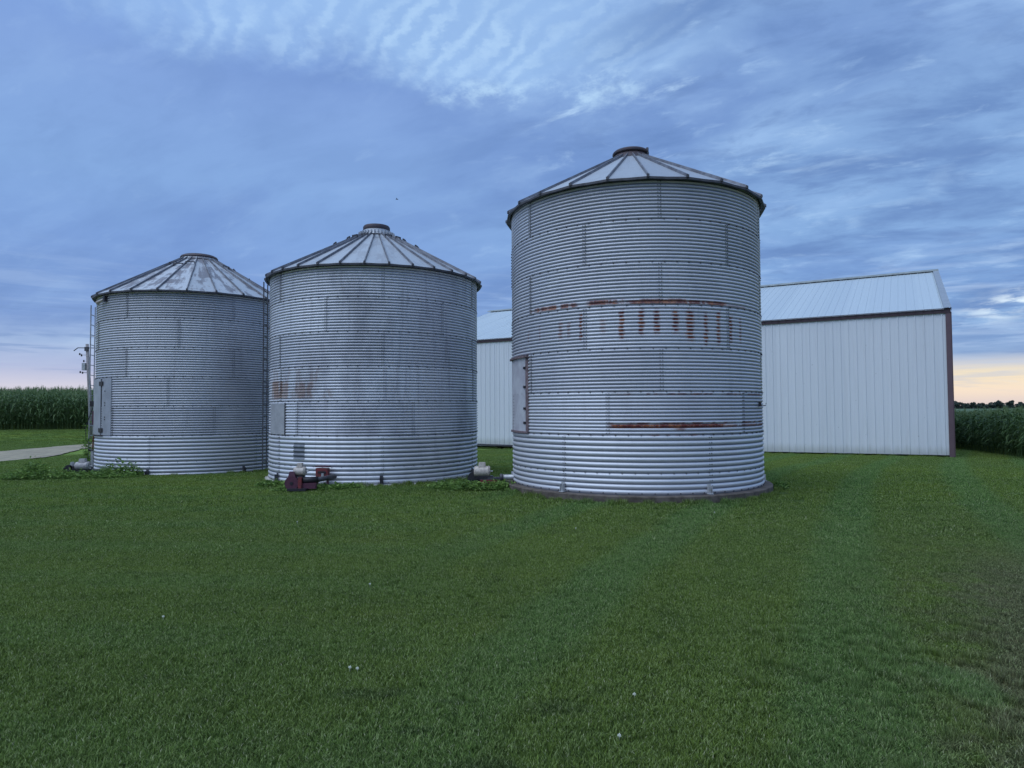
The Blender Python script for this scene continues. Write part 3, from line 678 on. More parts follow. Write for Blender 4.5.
# local frame: x along the wall (negative = away to the left), y = into the building, z up
def shedmat(name, c0, c1, rough, metal):
    m, n, b = newmat(name); t = n.n.new('ShaderNodeTexCoord'); t.object = shed; P = t.outputs['Object']; x, y, z = n.sep(P)
    oi = n.n.new('ShaderNodeObjectInfo')
    c = n.mix(oi.outputs['Random'], c0, c1)
    st = n.noise(n.vm('MULTIPLY', P, (6, 6, .25)), 1, 5, .6)
    c = n.mix(n.m('MULTIPLY', n.step(st, .50, .75), .18), c, (.42, .42, .43, 1))
    c = n.mix(n.m('MULTIPLY', n.step(n.m('ADD', z, n.m('MULTIPLY', st, -.5)), .25, -.15), .5), c, (.33, .34, .30, 1))
    sp = n.noise(P, 9.0, 2, .5)
    c = n.mix(n.m('MULTIPLY', n.step(sp, .72, .77), .5), c, (.30, .30, .31, 1))
    n.put(b.inputs['Base Color'], c); b.inputs['Roughness'].default_value = rough; b.inputs['Metallic'].default_value = metal
    bp = n.n.new('ShaderNodeBump'); bp.inputs['Strength'].default_value = .25; bp.inputs['Distance'].default_value = .02
    n.put(bp.inputs['Height'], n.noise(P, 1.3, 3)); n.l.new(bp.outputs[0], b.inputs['Normal']); return m
M['shed'] = shedmat('white_painted_siding', (.74, .76, .80, 1), (.69, .715, .76, 1), .42, 0)
M['shedroof'] = shedmat('white_painted_roofing', (.50, .57, .60, 1), (.45, .52, .56, 1), .40, .05)
def profile(width=PW, ribs=3, rh=.024, rb_=.062, rt_=.026):
    pts = []; sp_ = width/ribs
    for i in range(ribs):
        c = sp_*(i+.5)
        pts += [(c-rb_/2, 0), (c-rt_/2, rh), (c+rt_/2, rh), (c+rb_/2, 0)]
        if i < ribs-1: pts += [(c+sp_/2-.03, 0), (c+sp_/2, .005), (c+sp_/2+.03, 0)]
    return [(0, 0)]+pts+[(width, .0)]
PR = profile()
def wall_panel_mesh(h, h2=None, lean=0):
    v = []; f = []; h2 = h if h2 is None else h2
    for x, d_ in PR: v += [(x, -d_, 0.0), (x, -d_, h+(h2-h)*x/PW)]
    for i in range(len(PR)-1): a = i*2; f.append((a, a+2, a+3, a+1))
    return mesh_np('wall_panel', v, f)
wp = wall_panel_mesh(HW-.09)
for i in range(NP):
    o = meshobj('wall_panel', wp, M['shed'], shed, (-(i+1)*PW-.12+.0, -.004*(i % 2)-.002, .09-.20*i/NP)); o.scale = (1, 1, (HW-.09+.20*i/NP)/(HW-.09))
# back wall and gables
for i in range(NP):
    meshobj('wall_panel', wp, M['shed'], shed, (-i*PW-.12, 2*SP, .09), math.pi)
def gable(xpos, rz):
    n_ = int(2*SP/PW)+1; k = 2*SP/n_
    for i in range(n_):
        def hh(t): return HW-.09+RI*(1-abs(t-SP)/SP)
        a, b_ = i*k, (i+1)*k; v = []; f = []
        for x, d_ in PR:
            xx = x/PW*k; v += [(xx, -d_, 0.0), (xx, -d_, hh(a+xx))]
        for q in range(len(PR)-1): f.append((q*2, q*2+2, q*2+3, q*2+1))
        me = mesh_np('gable_panel', v, f)
        y = a if rz > 0 else 2*SP-a
        meshobj('gable_panel', me, M['shed'], shed, (xpos, y, .09), rz)
gable(.0-.02, math.pi/2); gable(-NP*PW-.24+.02, -math.pi/2)
# roof
sl_ = math.atan2(RI, SP); LR = math.hypot(RI, SP); OH = .12
rv = []; rf = []
for x, d_ in profile(rh=.016):
    for q in (-OH, LR*.33, LR*.66, LR):
        rv.append((x, q*math.cos(sl_)-d_*math.sin(sl_), q*math.sin(sl_)+d_*math.cos(sl_)))
for i in range(len(PR)-1):
    for q in range(3): a = i*4+q; rf.append((a, a+4, a+5, a+1))
rpm = mesh_np('roof_sheet', rv, rf)
for i in range(NP):
    meshobj('roof_sheet', rpm, M['shedroof'], shed, (-(i+1)*PW-.12, 0, HW+.02+.003*(i % 2)))
    meshobj('roof_sheet', rpm, M['shedroof'], shed, (-i*PW-.12, 2*SP, HW+.02+.003*(i % 2)), math.pi)
LX = -NP*PW-.24
fa = MB().box((LX/2, -.045, HW-.07), (-LX+.06, .045, .195)).build('eave_fascia', M['brown'], shed)
MB().box((LX/2, 2*SP+.035, HW-.055), (-LX+.06, .035, .17)).build('eave_fascia', M['brown'], shed)
for i in range(NP*3):      # profile closures: the rib ends that show above the fascia
    pass
cl = MB()
for i in range(NP*3):
    x = -.12-(i+.5)*PW/3; cl.box((x, -OH-.002, HW-.03), (.055, .012, .055))
tag(cl.build('rib_closures', M['brown'], shed), kind='stuff')
MB().box((-.06, -.03, (HW+.03)/2-.06), (.17, .05, HW-.12)).build('corner_trim', M['brown2'], shed)
MB().box((.035, .07, (HW)/2-.06), (.05, .19, HW-.12)).build('corner_trim', M['brown2'], shed)
MB().box((.035, 2*SP-.07, (HW)/2-.06), (.05, .19, HW-.12)).build('corner_trim', M['brown2'], shed)
MB().box((LX/2, -.02, -.055), (-LX, .045, .09), Matrix.Rotation(-.0072, 3, 'Y').inverted()).build('base_trim', M['steel_dark'], shed)
MB().box((-.01, SP, .045), (.045, 2*SP, .09)).build('base_trim', M['steel_dark'], shed)
trimm = simple('pale_roof_trim', (.30, .34, .38, 1), .45, .1, .12, 3)
for sgn in (0, 1):
    mb = MB(); n_ = 2
    for xa, xb, za_, zb_ in ((-.16, .06, .055, .075), ):
        prof = [(-.20, .035), (-.19, .062), (.055, .062), (.055, -.10)]
        for q in (-OH-.02, LR+.02):
            for (px0, pz0) in prof:
                mb.v.append(Vector((px0, q*math.cos(sl_)-pz0*math.sin(sl_), q*math.sin(sl_)+pz0*math.cos(sl_)+HW+.02)))
        for k in range(3): mb.f.append((k, k+1, 4+k+1, 4+k))
    o = mb.build('rake_trim', trimm, shed)
    if sgn: o.location = (0, 2*SP, 0); o.scale = (1, -1, 1)
ridge = MB(); v_ = []
for x in (LX-.05, .05):
    for (yy, zz) in ((-.26, -.06), (-.25, -.02), (0, .085), (.25, -.02), (.26, -.06)):
        ridge.v.append(Vector((x, SP+yy, HW+RI+.04+zz+ .02)))
for k in range(4): ridge.f.append((k, k+1, 5+k+1, 5+k))
ridge.build('ridge_cap', simple('weathered_ridge', (.30, .34, .34, 1), .6, .1, .3, 3), shed)
MB().box((LX/2, SP, HW/2), (-LX-.3, 2*SP-.3, HW-.3)).build('shed_lining', M['steel_dark'], shed)

# ------------------------------------------------------------------ unloading augers and motors
def yrot(a): return Matrix.Rotation(a, 3, 'Z')
def motor(root, c, axis_, L, r, mat_, box=True, zbox=.0):
    c = Vector(c); ax = Vector(axis_).normalized()
    m_ = MB().tube([c-ax*L/2, c-ax*L*.47, c-ax*L*.44, c+ax*L*.36, c+ax*L*.40, c+ax*L/2], [r*.6, r*.92, r, r, r*1.12, r*.85], 14).build('motor', mat_, root); auto_smooth(m_, 40)
    ang_ = math.atan2(ax.y, ax.x)
    if box:
        MB().box(c+Vector((0, 0, r+.035)), (L*.46, r*1.2, .10), yrot(ang_), .86).build('junction_box', mat_, m_)
    MB().tube([c+ax*L*.5, c+ax*(L*.5+.06)], .014, 6).build('shaft', M['steel'], m_)
    MB().box(c-Vector((0, 0, r+.02)), (L*.7, r*1.5, .04), yrot(ang_)).build('motor_base', M['black'], m_)
    return m_
# unit between bin 2 and bin 3
A3 = empty('unloading_auger', (-.55, 15.0, 0)); tag(A3, 'unloading auger with cream motor and grey tube running into the tall bin', 'auger')
# local coordinates relative to (-.55,15.0)
motor(A3, (-.13, 0, .34), (1, 0, 0), .36, .115, M['cream'])
ph = MB().tube([(-.30, -.03, .17), (-.30, .10, .17)], .16, 18).build('pulley_housing', M['black'], A3)
MB().box((-.29, .02, .28), (.12, .10, .20), None, .7).build('belt_guard', M['black'], A3)
MB().box((-.04, 0, .20), (.34, .16, .08), None, .9).build('gearbox', M['black'], A3)
MB().box((.12, -.02, .185), (.56, .12, .05)).build('mounting_rail', M['steel_dark'], A3)
MB().box((.02, -.03, .115), (.38, .10, .09)).build('red_frame', M['red'], A3)
MB().tube([(.30, -.05, .21), (.98, .02, .21)], .062, 14).build('auger_tube', M['steel'], A3, True)
MB().tube([(.27, -.055, .21), (.33, -.048, .21)], .078, 14).build('tube_flange', M['steel_dark'], A3, True)
ct = empty('gate_control', (.42, 15.02, 0)); tag(ct, 'small red and white gate control stub where the auger tube enters the tall bin', 'gate control')
MB().box((-.08, -.12, .25), (.045, .035, .24), yrot(.2)).build('lever', M['red'], ct)
MB().box((-.10, -.12, .40), (.03, .03, .10), Matrix.Rotation(.25, 3, 'Y')).build('handle', simple('white_paint', (.7, .68, .68, 1), .5), ct)
MB().box((-.06, -.12, .13), (.09, .06, .10)).build('gate_base', M['maroon'], ct)
MB().tube([(-.08, -.15, .26), (-.17, -.15, .30)], .012, 6).build('pull_rod', M['steel'], ct)
# unit in front of bin 2
A2 = empty('unloading_auger', (-4.62, 14.45, 0)); tag(A2, 'maroon power head with round belt guard in front of the middle bin', 'auger')
gd_ = MB().tube([(-.12, -.06, .16), (-.12, .03, .16)], .15, 22); g_ = gd_.build('belt_guard', M['maroon'], A2)
MB().box((-.12, -.015, .33), (.18, .09, .16), None, .55).build('guard_top', M['maroon'], g_)
MB().tube([(-.12, -.075, .16), (-.12, -.06, .16)], .035, 12).build('guard_hub', M['black'], g_)
MB().box((.065, -.02, .16), (.075, .14, .26)).build('red_plate', M['red'], A2)
motor(A2, (.03, .05, .41), (1, -.1, .0), .26, .09, M['cream'], True)
MB().tube([(.10, .0, .22), (.40, .10, .22)], .07, 14).build('gear_housing', M['black'], A2, True)
MB().box((.24, .02, .10), (.30, .12, .12)).build('lower_housing', M['maroon'], A2)
MB().box((.12, .04, .29), (.02, .03, .08)).build('strut', M['steel'], A2)
MB().tube([(.40, .10, .22), (.55, .9, .20)], .055, 12).build('auger_tube', M['steel_dark'], A2, True)
MB().box((.02, -.03, .03), (.40, .30, .05)).build('skid', M['black'], A2)
c = Vector((-4.36, 15.43, -.10)); RB = empty('red_gate_box', c, .0); tag(RB, 'faded red gate box mounted low on the wall of the middle bin', 'gate box')
az_ = math.atan2(c.y-18.25, c.x+3.71)
rz_ = az_+math.pi/2
MB().box((0, -.02, .36), (.30, .10, .27), yrot(rz_)).build('box_body', M['red'], RB)
MB().box((0, -.075, .40), (.20, .02, .05), yrot(rz_)).build('slide_slot', M['black'], RB)
MB().box((.02, -.085, .33), (.06, .03, .10), yrot(rz_)).build('slide_handle', M['steel'], RB)
MB().box((0, .0, .53), (.33, .13, .03), yrot(rz_)).build('box_lid', M['maroon'], RB)
for s_ in (-1, 1): MB().box((s_*.12, -.03, .12), (.035, .05, .22), yrot(rz_)).build('box_leg', M['maroon'], RB)
# unit left of bin 1
A1 = empty('unloading_auger', (-11.66, 18.15, -.20)); tag(A1, 'weathered grey motor on a stand among the weeds left of the bins', 'auger')
motor(A1, (.03, 0, .45), (1, .05, 0), .36, .105, simple('grey_motor', (.42, .40, .40, 1), .55, 0, .3, 14, (.28, .26, .27, 1)))
MB().tube([(-.33, -.04, .33), (-.33, .06, .33)], .15, 16).build('pulley', M['black'], A1)
MB().box((-.26, .01, .40), (.05, .10, .30)).build('belt_guard', M['steel'], A1)
for s_ in (-1, 1):
    for t_ in (-1, 1): MB().tube([(s_*.16, t_*.10, .34), (s_*.24-.02, t_*.16, 0)], .018, 6).build('stand_leg', M['black'], A1)
MB().box((0, 0, .30), (.42, .24, .03)).build('stand_top', M['black'], A1)
MB().tube([(.2, .05, .30), (.62, .85, .26)], .062, 12).build('auger_tube', M['steel_dark'], A1, True)

# electric riser beside bin 1's ladder, with a drooping cable and dead vine
EP = empty('electric_riser', (-12.50, 19.95, -.08)); tag(EP, 'electric riser pipe with dark switch boxes beside the left bin door', 'electric riser')
MB().tube([(0, 0, 0), (0, 0, .62)], .05, 8).build('conduit_base', M['steel'], EP)
MB().tube([(.0, 0, .6), (.02, 0, 1.0), (.07, .02, 1.55)], .022, 6).build('conduit', M['rust'], EP)
MB().box((.08, 0, 1.60), (.16, .10, .42)).build('switch_box', M['maroon'], EP)
MB().box((.0, -.02, 2.02), (.13, .10, .16)).build('junction_box', M['black'], EP)
MB().tube([(-.05, 0, .62), (-.10, -.02, .66), (.03, -.02, .64)], .035, 6).build('elbow', M['black'], EP)
MB().tube([(-.02, 0, 1.9), (-.22, 0, 1.3), (-.20, 0, .95), (-.08, 0, .80), (.05, 0, 1.05), (.08, 0, 1.4)], .012, 6).build('drooping_cable', M['black'], EP)

# utility pole by the corn
UP = empty('utility_pole', (-25.12, 40.0, hgt(-25.12, 40.0))); tag(UP, 'weathered wooden utility pole with a side arm, left of the bins', 'utility pole')
zb_ = hgt(-24.6, 40.0)
MB().tube([(0, 0, -.3), (-.2, 0, 3.0), (-.38, 0, 5.72-zb_)], [.12, .10, .085], 10).build('pole', M['wood'], UP, True)
zt_ = 5.72-zb_
MB().tube([(.25, 0, zt_-.24), (-.93, 0, zt_-.22), (-1.17, 0, zt_-.40)], .028, 6).build('side_arm', M['steel_dark'], UP)
MB().box((-.36, -.06, zt_-.30), (.20, .14, .24)).build('arm_bracket', M['steel_dark'], UP)
MB().box((-.50, -.05, zt_-1.36), (.20, .16, .44)).build('meter_box', M['steel'], UP)
for (xx, zz) in ((-.78, -.60), (-.67, -.68), (-.53, -1.02), (-.73, -1.68), (-.59, -1.72)):
    MB().lathe([(.005, -.07), (.035, -.06), (.05, -.02), (.03, .0), (.045, .04), (.005, .07)], 8).build('insulator', M['black'], UP, loc=(xx, -.05, zt_+zz))
    MB().tube([(xx, -.05, zt_+zz), (-.34, 0, zt_+zz-.02)], .008, 4).build('insulator_arm', M['steel_dark'], UP)

# small bird
bd = MB().tube([(-.09, 0, 0), (-.05, 0, .01), (0, 0, .01), (.05, 0, .005), (.09, 0, 0)], [.004, .02, .026, .018, .004], 8)
b0 = len(bd.v); bd.v += [Vector(p) for p in ((-.02, 0, .015), (.03, 0, .015), (.0, -.14, .05), (-.03, -.13, .05), (.0, .14, .05), (-.03, .13, .05))]
bd.f += [(b0, b0+1, b0+2, b0+3), (b0+1, b0, b0+5, b0+4)]
tag(bd.build('bird', M['bird'], loc=(-6.9*1.0, 40.0, 14.4)), 'tiny dark bird flying above the middle grain bin', 'bird')

# ------------------------------------------------------------------ instanced vegetation (stuff)
def scatter(name, label, pts, rots, scls, srcs, kind='stuff', mat=None):
    sc = bpy.data.collections.new(name+'_sources')
    for o in srcs: sc.objects.link(o)
    me = bpy.data.meshes.new(name); me.from_pydata([tuple(p) for p in pts], [], [])
    a = me.attributes.new('rotv', 'FLOAT_VECTOR', 'POINT'); a.data.foreach_set('vector', np.asarray(rots, dtype=np.float32).ravel())
    a = me.attributes.new('sclv', 'FLOAT_VECTOR', 'POINT'); a.data.foreach_set('vector', np.asarray(scls, dtype=np.float32).ravel())
    a = me.attributes.new('pick', 'INT', 'POINT'); a.data.foreach_set('value', rng.integers(0, len(srcs), len(pts)).astype(np.int32))
    o = bpy.data.objects.new(name, me); COL.objects.link(o)
    g = bpy.data.node_groups.new(name+'_nodes', 'GeometryNodeTree')
    g.interface.new_socket('Geometry', in_out='INPUT', socket_type='NodeSocketGeometry'); g.interface.new_socket('Geometry', in_out='OUTPUT', socket_type='NodeSocketGeometry')
    i_ = g.nodes.new('NodeGroupInput'); o_ = g.nodes.new('NodeGroupOutput'); ip = g.nodes.new('GeometryNodeInstanceOnPoints'); ci = g.nodes.new('GeometryNodeCollectionInfo')
    ci.inputs['Collection'].default_value = sc; ci.inputs['Separate Children'].default_value = True; ci.inputs['Reset Children'].default_value = True
    g.links.new(i_.outputs[0], ip.inputs['Points']); g.links.new(ci.outputs[0], ip.inputs['Instance']); ip.inputs['Pick Instance'].default_value = True
    for nm, sk, ty in (('rotv', 'Rotation', 'FLOAT_VECTOR'), ('sclv', 'Scale', 'FLOAT_VECTOR'), ('pick', 'Instance Index', 'INT')):
        na = g.nodes.new('GeometryNodeInputNamedAttribute'); na.data_type = ty; na.inputs['Name'].default_value = nm
        g.links.new(na.outputs['Attribute'], ip.inputs[sk])
    g.links.new(ip.outputs[0], o_.inputs[0])
    md = o.modifiers.new('scatter', 'NODES'); md.node_group = g
    tag(o, label, kind=kind)
    return o
def src(name, me, mat_):
    me.materials.append(mat_); return bpy.data.objects.new(name, me)

def turf_patch(nbl, rad, hmin, hmax, wid, lean=.8):
    v = []; f = []; tone = []
    for i in range(nbl):
        a = rng.uniform(0, 2*math.pi); r = rad*math.sqrt(rng.uniform()); x, y = r*math.cos(a), r*math.sin(a)
        h = rng.uniform(hmin, hmax)*(1.5 if rng.uniform() < .05 else 1); b = rng.uniform(0, 2*math.pi); ln = rng.uniform(.25, 1.0)*lean*h; wd = wid*rng.uniform(.6, 1.2)
        dx_, dy_ = math.cos(b), math.sin(b); sx, sy = -dy_*wd/2, dx_*wd/2; k = len(v)
        v += [(x-sx, y-sy, -.004), (x+sx, y+sy, -.004), (x+dx_*ln*.4+sx*.8, y+dy_*ln*.4+sy*.8, h*.6), (x+dx_*ln*.4-sx*.8, y+dy_*ln*.4-sy*.8, h*.6), (x+dx_*ln, y+dy_*ln, h)]
        f += [(k, k+1, k+2, k+3), (k+3, k+2, k+4)]; t = rng.uniform(); tone += [t*.8, t*.8, t, t, t]
    me = mesh_np('turf', v, f); at = me.attributes.new('tone', 'FLOAT', 'POINT'); at.data.foreach_set('value', np.array(tone, dtype=np.float32)); return me
def blocked(x, y, m_=0.0):
    if y > 24 and x > .66*y+5: return True
    if y > 36 and x > -.50*y: return True
    for cx, cy, _ in BINS.values():
        if (x-cx)**2+(y-cy)**2 < (2.82+m_)**2: return True
    cx, cy, _ = BINS[3]
    if (x-cx)**2+(y-cy)**2 < (2.95+m_)**2: return True
    q = Vector((x, y, 0))-Vector((CP.x, CP.y, 0)); 
    if q.dot(ndir) > -.05 and q.dot(wdir) < .1: return True
    # gravel lane
    if x < -12:
        for c_, w_ in ROADPTS:
            if abs(c_.y-y) < 3 and (c_.x-x)**2+(c_.y-y)**2 < (w_-.05)**2: return True
    return False
near = [src('turf', turf_patch(1150, .18, .010, .026, .0046, 1.5), M['blade']) for _ in range(6)]
far = [src('turf', turf_patch(560, .33, .014, .034, .009, 1.3), M['blade']) for _ in range(5)]
def grid_pts(y0, y1, stp, slope_, extra, zoff=0.0, fade=None):
    P_, Rr, Sc = [], [], []
    y = y0
    while y < y1:
        xm = slope_*y+extra; x = -xm
        while x < xm:
            xx = x+rng.uniform(-.32, .32)*stp; yy = y+rng.uniform(-.32, .32)*stp
            pk = 1.0 if fade is None else min(max((yy-fade[0])/(fade[1]-fade[0]), 0), 1)
            if fade is not None and fade[2] < 0: pk = 1-pk
            if (fade is None or rng.uniform() < pk+.001) and not blocked(xx, yy, .03):
                P_.append((xx, yy, hgt(xx, yy)+.018*mnoise.noise(Vector((xx*.35, yy*.35, 0)))+zoff)); Rr.append((0, 0, rng.uniform(0, 6.28))); s_ = rng.uniform(.85, 1.15)
                hz_ = 1.05+.22*mnoise.noise(Vector((xx*1.3, yy*1.3, 9)))
                if xx > .6*yy+.2 and yy < 9: hz_ *= .7
                Sc.append((s_, s_, s_*hz_))
            x += stp
        y += stp
    return P_, Rr, Sc
p, r, s_ = grid_pts(1.6, 12.5, .20, .86, 1.5, 0, (9.0, 12.5, -1))
scatter('lawn_grass', 'short mown green lawn grass nearest the viewer', p, r, s_, near)
p, r, s_ = grid_pts(7.8, 46, .42, .82, 1.5, 0, (7.8, 10.0, 1))
scatter('lawn_grass', 'short mown green lawn grass running up to the bins and the shed', p, r, s_, far)
# taller tuft on the right and unmown fringe tufts
tall = [src('tuft', turf_patch(120, .09, .06, .13, .005, .7), M['blade']) for _ in range(4)]
P_, Rr, Sc = [], [], []
for i in range(130):
    x = rng.normal(2.72, .22); y = rng.normal(4.15, .42); P_.append((x, y, hgt(x, y)+.0)); Rr.append((0, 0, rng.uniform(0, 6.28))); q = rng.uniform(.4, .75); Sc.append((q, q, q*.6))
for i in range(260):
    y = rng.uniform(2.6, 5.5); x = rng.uniform(.5*y, .80*y) if i % 2 else rng.uniform(.35*y, .6*y); P_.append((x, y, hgt(x, y))); Rr.append((0, 0, rng.uniform(0, 6.28))); q = rng.uniform(.3, .6); Sc.append((q, q, q))
for bi, (cx, cy, _) in BINS.items():       # fringe along the footings
    rr0 = 2.99 if bi == 3 else 2.86
    for i in range(330):
        a = rng.uniform(0, 6.28); rr = rr0+abs(rng.normal(0, .05)); x, y = cx+rr*math.cos(a), cy+rr*math.sin(a)
        P_.append((x, y, hgt(x, y)-.01)); Rr.append((0, 0, rng.uniform(0, 6.28))); q = rng.uniform(.4, .8) if rng.uniform() < .8 else rng.uniform(.8, 1.3); Sc.append((q, q, q*.8))
for i in range(260):                       # along the shed wall and the corn edge
    t = rng.uniform(0, 26); qv = CP-wdir*t-ndir*rng.uniform(.05, .25); P_.append((qv.x, qv.y, hgt(qv.x, qv.y)-.01)); Rr.append((0, 0, rng.uniform(0, 6.28))); q = rng.uniform(.5, 1.1); Sc.append((q, q, q*.8))
scatter('tall_grass', 'taller uncut grass tufts along footings and at the right edge', P_, Rr, Sc, tall)

# broad-leaved weeds
def make_leafmat(name, c0, c1, c2):
    m, n, b = newmat(name); at = n.n.new('ShaderNodeAttribute'); at.attribute_name = 'tone'
    c = n.ramp(at.outputs['Fac'], [(0, c0), (.6, c1), (1.0, c2)]); n.put(b.inputs['Base Color'], c); b.inputs['Roughness'].default_value = .55
    b.inputs['Specular IOR Level'].default_value = .3
    leafy(n, b, c, .3)
    return m
M['weed'] = make_leafmat('weed_leaves', (.06, .12, .03, 1), (.16, .28, .06, 1), (.26, .38, .10, 1))
M['corn'] = make_leafmat('corn_leaves', (.050, .095, .038, 1), (.085, .155, .048, 1), (.17, .24, .10, 1))
def weeds(name, label, spots, n_, h):
    v = []; f = []; tone = []
    for (cx, cy, rx, ry, hh) in spots:
        for i in range(n_):
            a = rng.uniform(0, 6.28); q = math.sqrt(rng.uniform()); x = cx+rx*q*math.cos(a); y = cy+ry*q*math.sin(a)
            if any((x-bx)**2+(y-by)**2 < 2.80**2 for bx, by, _ in BINS.values()): continue
            g = hgt(x, y); top = hh*(1-.6*q*q)*rng.uniform(.4, 1.1)
            z = g+top*rng.uniform(.15, 1); L = rng.uniform(.05, .13); wd = L*rng.uniform(.25, .5)
            dr = Vector((rng.normal(), rng.normal(), rng.uniform(-.2, 1.1))).normalized(); sd_ = dr.cross(Vector((rng.normal(), rng.normal(), 1.5))).normalized()
            c_ = Vector((x, y, z)); k = len(v); t = rng.uniform()
            v += [c_, c_+dr*L*.5+sd_*wd/2, c_+dr*L-Vector((0, 0, L*.25)), c_+dr*L*.5-sd_*wd/2]; f.append((k, k+1, k+2, k+3)); tone += [t]*4
            if i % 6 == 0:
                k = len(v); b = Vector((x, y, g)); s2 = Vector((.003, .0, 0)); e = c_
                v += [b-s2, b+s2, e+s2*.5, e-s2*.5]; f.append((k, k+1, k+2, k+3)); tone += [.5]*4
    me = mesh_np(name, v, f); at = me.attributes.new('tone', 'FLOAT', 'POINT'); at.data.foreach_set('value', np.array(tone, dtype=np.float32))
    return tag(meshobj(name, me, M['weed']), label, kind='stuff')
weeds('weeds', 'low green weeds round the motor and base of the left bin', [(-12.3, 17.7, .8, .45, .34), (-11.2, 17.6, .9, .3, .20), (-10.6, 18.15, .6, .22, .50), (-12.75, 17.9, .3, .3, .55), (-10.9, 17.7, 1.1, .4, .25), (-12.9, 17.6, .5, .4, .25)], 900, .4)
weeds('weeds', 'bright green weeds under the auger between the middle and tall bins', [(-1.1, 14.6, .55, .35, .24), (-.5, 14.55, .55, .3, .22), (.05, 14.6, .5, .25, .20), (-1.5, 14.8, .35, .25, .15), (.35, 14.0, .3, .15, .12)], 800, .2)
weeds('weeds', 'small weeds in front of the middle bin round the red power head', [(-4.1, 14.75, .45, .25, .14), (-3.7, 15.0, .4, .18, .12), (-5.6, 15.6, .35, .25, .16), (-4.9, 14.6, .3, .2, .1)], 450, .1)
weeds('weeds', 'tuft of weeds at the right edge of the tall bin footing', [(5.72, 14.4, .16, .14, .12), (5.95, 14.9, .14, .2, .1)], 160, .1)
weeds('vine', 'dark vine hanging on the electric riser beside the left bin', [(-12.68, 19.95, .12, .08, 1.95), (-12.45, 19.98, .09, .07, 2.3)], 260, .5)

# clover flower heads
cf = MB()
for (x, y) in [(-1.084, 4.49), (-1.03, 4.47), (.72, 4.05), (.55, 3.55), (-2.9, 5.6), (.9, 9.6), (-1.4, 6.6), (-3.3, 10.3), (3.3, 11.0)]:
    z = hgt(x, y)+.04
    for k in range(5):
        a = k*1.256; cf.box((x+.006*math.cos(a), y+.006*math.sin(a), z+.003*(k % 2)), (.008, .008, .009), Matrix.Rotation(a, 3, 'Z'), .6)
    cf.box((x, y, z-.02), (.003, .003, .04))
tag(cf.build('clover_flowers', simple('white_clover', (.62, .64, .52, 1), .7)), 'scattered white clover heads in the mown lawn', kind='stuff')

# corn
def corn_plant(h):
    v = []; f = []; tone = []
    def ribbon(pts, wds, side, t):
        k = len(v)
        for p_, wd in zip(pts, wds):
            v.append(p_-side*wd/2); v.append(p_+side*wd/2); tone.extend([t, t])
        for i in range(len(pts)-1): f.append((k+2*i, k+2*i+1, k+2*i+3, k+2*i+2))
    mb = MB().tube([(0, 0, 0), (.01, 0, h*.5), (0, .01, h*.88)], [.014, .011, .006], 5, False); k = len(v)
    v.extend(mb.v); f.extend(mb.f); tone.extend([.75]*len(mb.v))
    pl = rng.uniform(0, 3.14)
    for i in range(13):
        z = h*(.16+.70*i/12); a = pl+(i % 2)*math.pi+rng.normal(0, .35); L = rng.uniform(.55, .85)*(1.0 if i > 2 else .6)*(1 if i < 11 else .7); d_ = Vector((math.cos(a), math.sin(a), 0)); sd_ = Vector((-d_.y, d_.x, .15))
        rise = rng.uniform(.22, .42); t = rng.uniform(.1, .9) if i > 2 else rng.uniform(.2, .55)
        pts = []
        for q in (0, .2, .4, .65, .85, 1.0): pts.append(Vector((0, 0, z))+d_*L*q*(1-.18*q)+Vector((0, 0, L*(rise*2.4*q-2.0*q*q*rng.uniform(.42, .6)))))
        ribbon(pts, [.03, .08, .085, .065, .035, .006], sd_, t)
    for i in range(7):
        a = rng.uniform(0, 6.28); d_ = Vector((math.cos(a), math.sin(a), 0)); z0_ = Vector((0, 0, h*.87))
        e = z0_+d_*rng.uniform(.04, .13)+Vector((0, 0, rng.uniform(.18, .30))); ribbon([z0_, (z0_+e)/2+d_*.01, e], [.012, .012, .006], Vector((-d_.y, d_.x, 0)), 1.0)
    me = mesh_np('corn_plant', v, f); at = me.attributes.new('tone', 'FLOAT', 'POINT'); at.data.foreach_set('value', np.array(tone, dtype=np.float32)); return me
csrc = [src('corn_plant', corn_plant(2.6), M['corn']) for _ in range(7)]
P_, Rr, Sc = [], [], []
for row in range(34):
    y0 = 45.0+row*.76; x = -66.0
    while x < -17:
        xx = x+rng.uniform(-.06, .06); yy = y0+rng.uniform(-.05, .05)+(xx+31)*.02
        q = 1.01+.06*mnoise.noise(Vector((xx*.25, yy*.25, 2)))+rng.normal(0, .06)+min(row, 8)*.016
        P_.append((xx, yy, hgt(xx, yy)-.02)); Rr.append((rng.normal(0, .04), rng.normal(0, .04), rng.uniform(0, 6.28))); Sc.append((1, 1, q)); x += .19
scatter('corn_field', 'tall dark green standing corn beyond the gravel lane on the left', P_, Rr, Sc, csrc)
P_, Rr, Sc = [], [], []
e0 = Vector((19.55, 25.5)); ed = Vector((3.9, 10.0)).normalized(); en = Vector((ed.y, -ed.x))
for row in range(70):
    t = -16.0
    stp = .20 if row < 30 else .32
    while t < 60:
        q0 = e0+ed*(t+rng.uniform(-.07, .07))+en*(row*.76+rng.uniform(-.05, .05))
        if q0.y > 14:
            q = .80+.05*mnoise.noise(Vector((q0.x*.2, q0.y*.2, 5)))+rng.normal(0, .045)
            if row < 2: q *= .93
            P_.append((q0.x, q0.y, hgt(q0.x, q0.y)-.02)); Rr.append((rng.normal(0, .05), rng.normal(0, .05), rng.uniform(0, 6.28))); Sc.append((1, 1, q))
        t += stp
scatter('corn_field', 'dark green corn beside the right end of the white shed', P_, Rr, Sc, csrc)
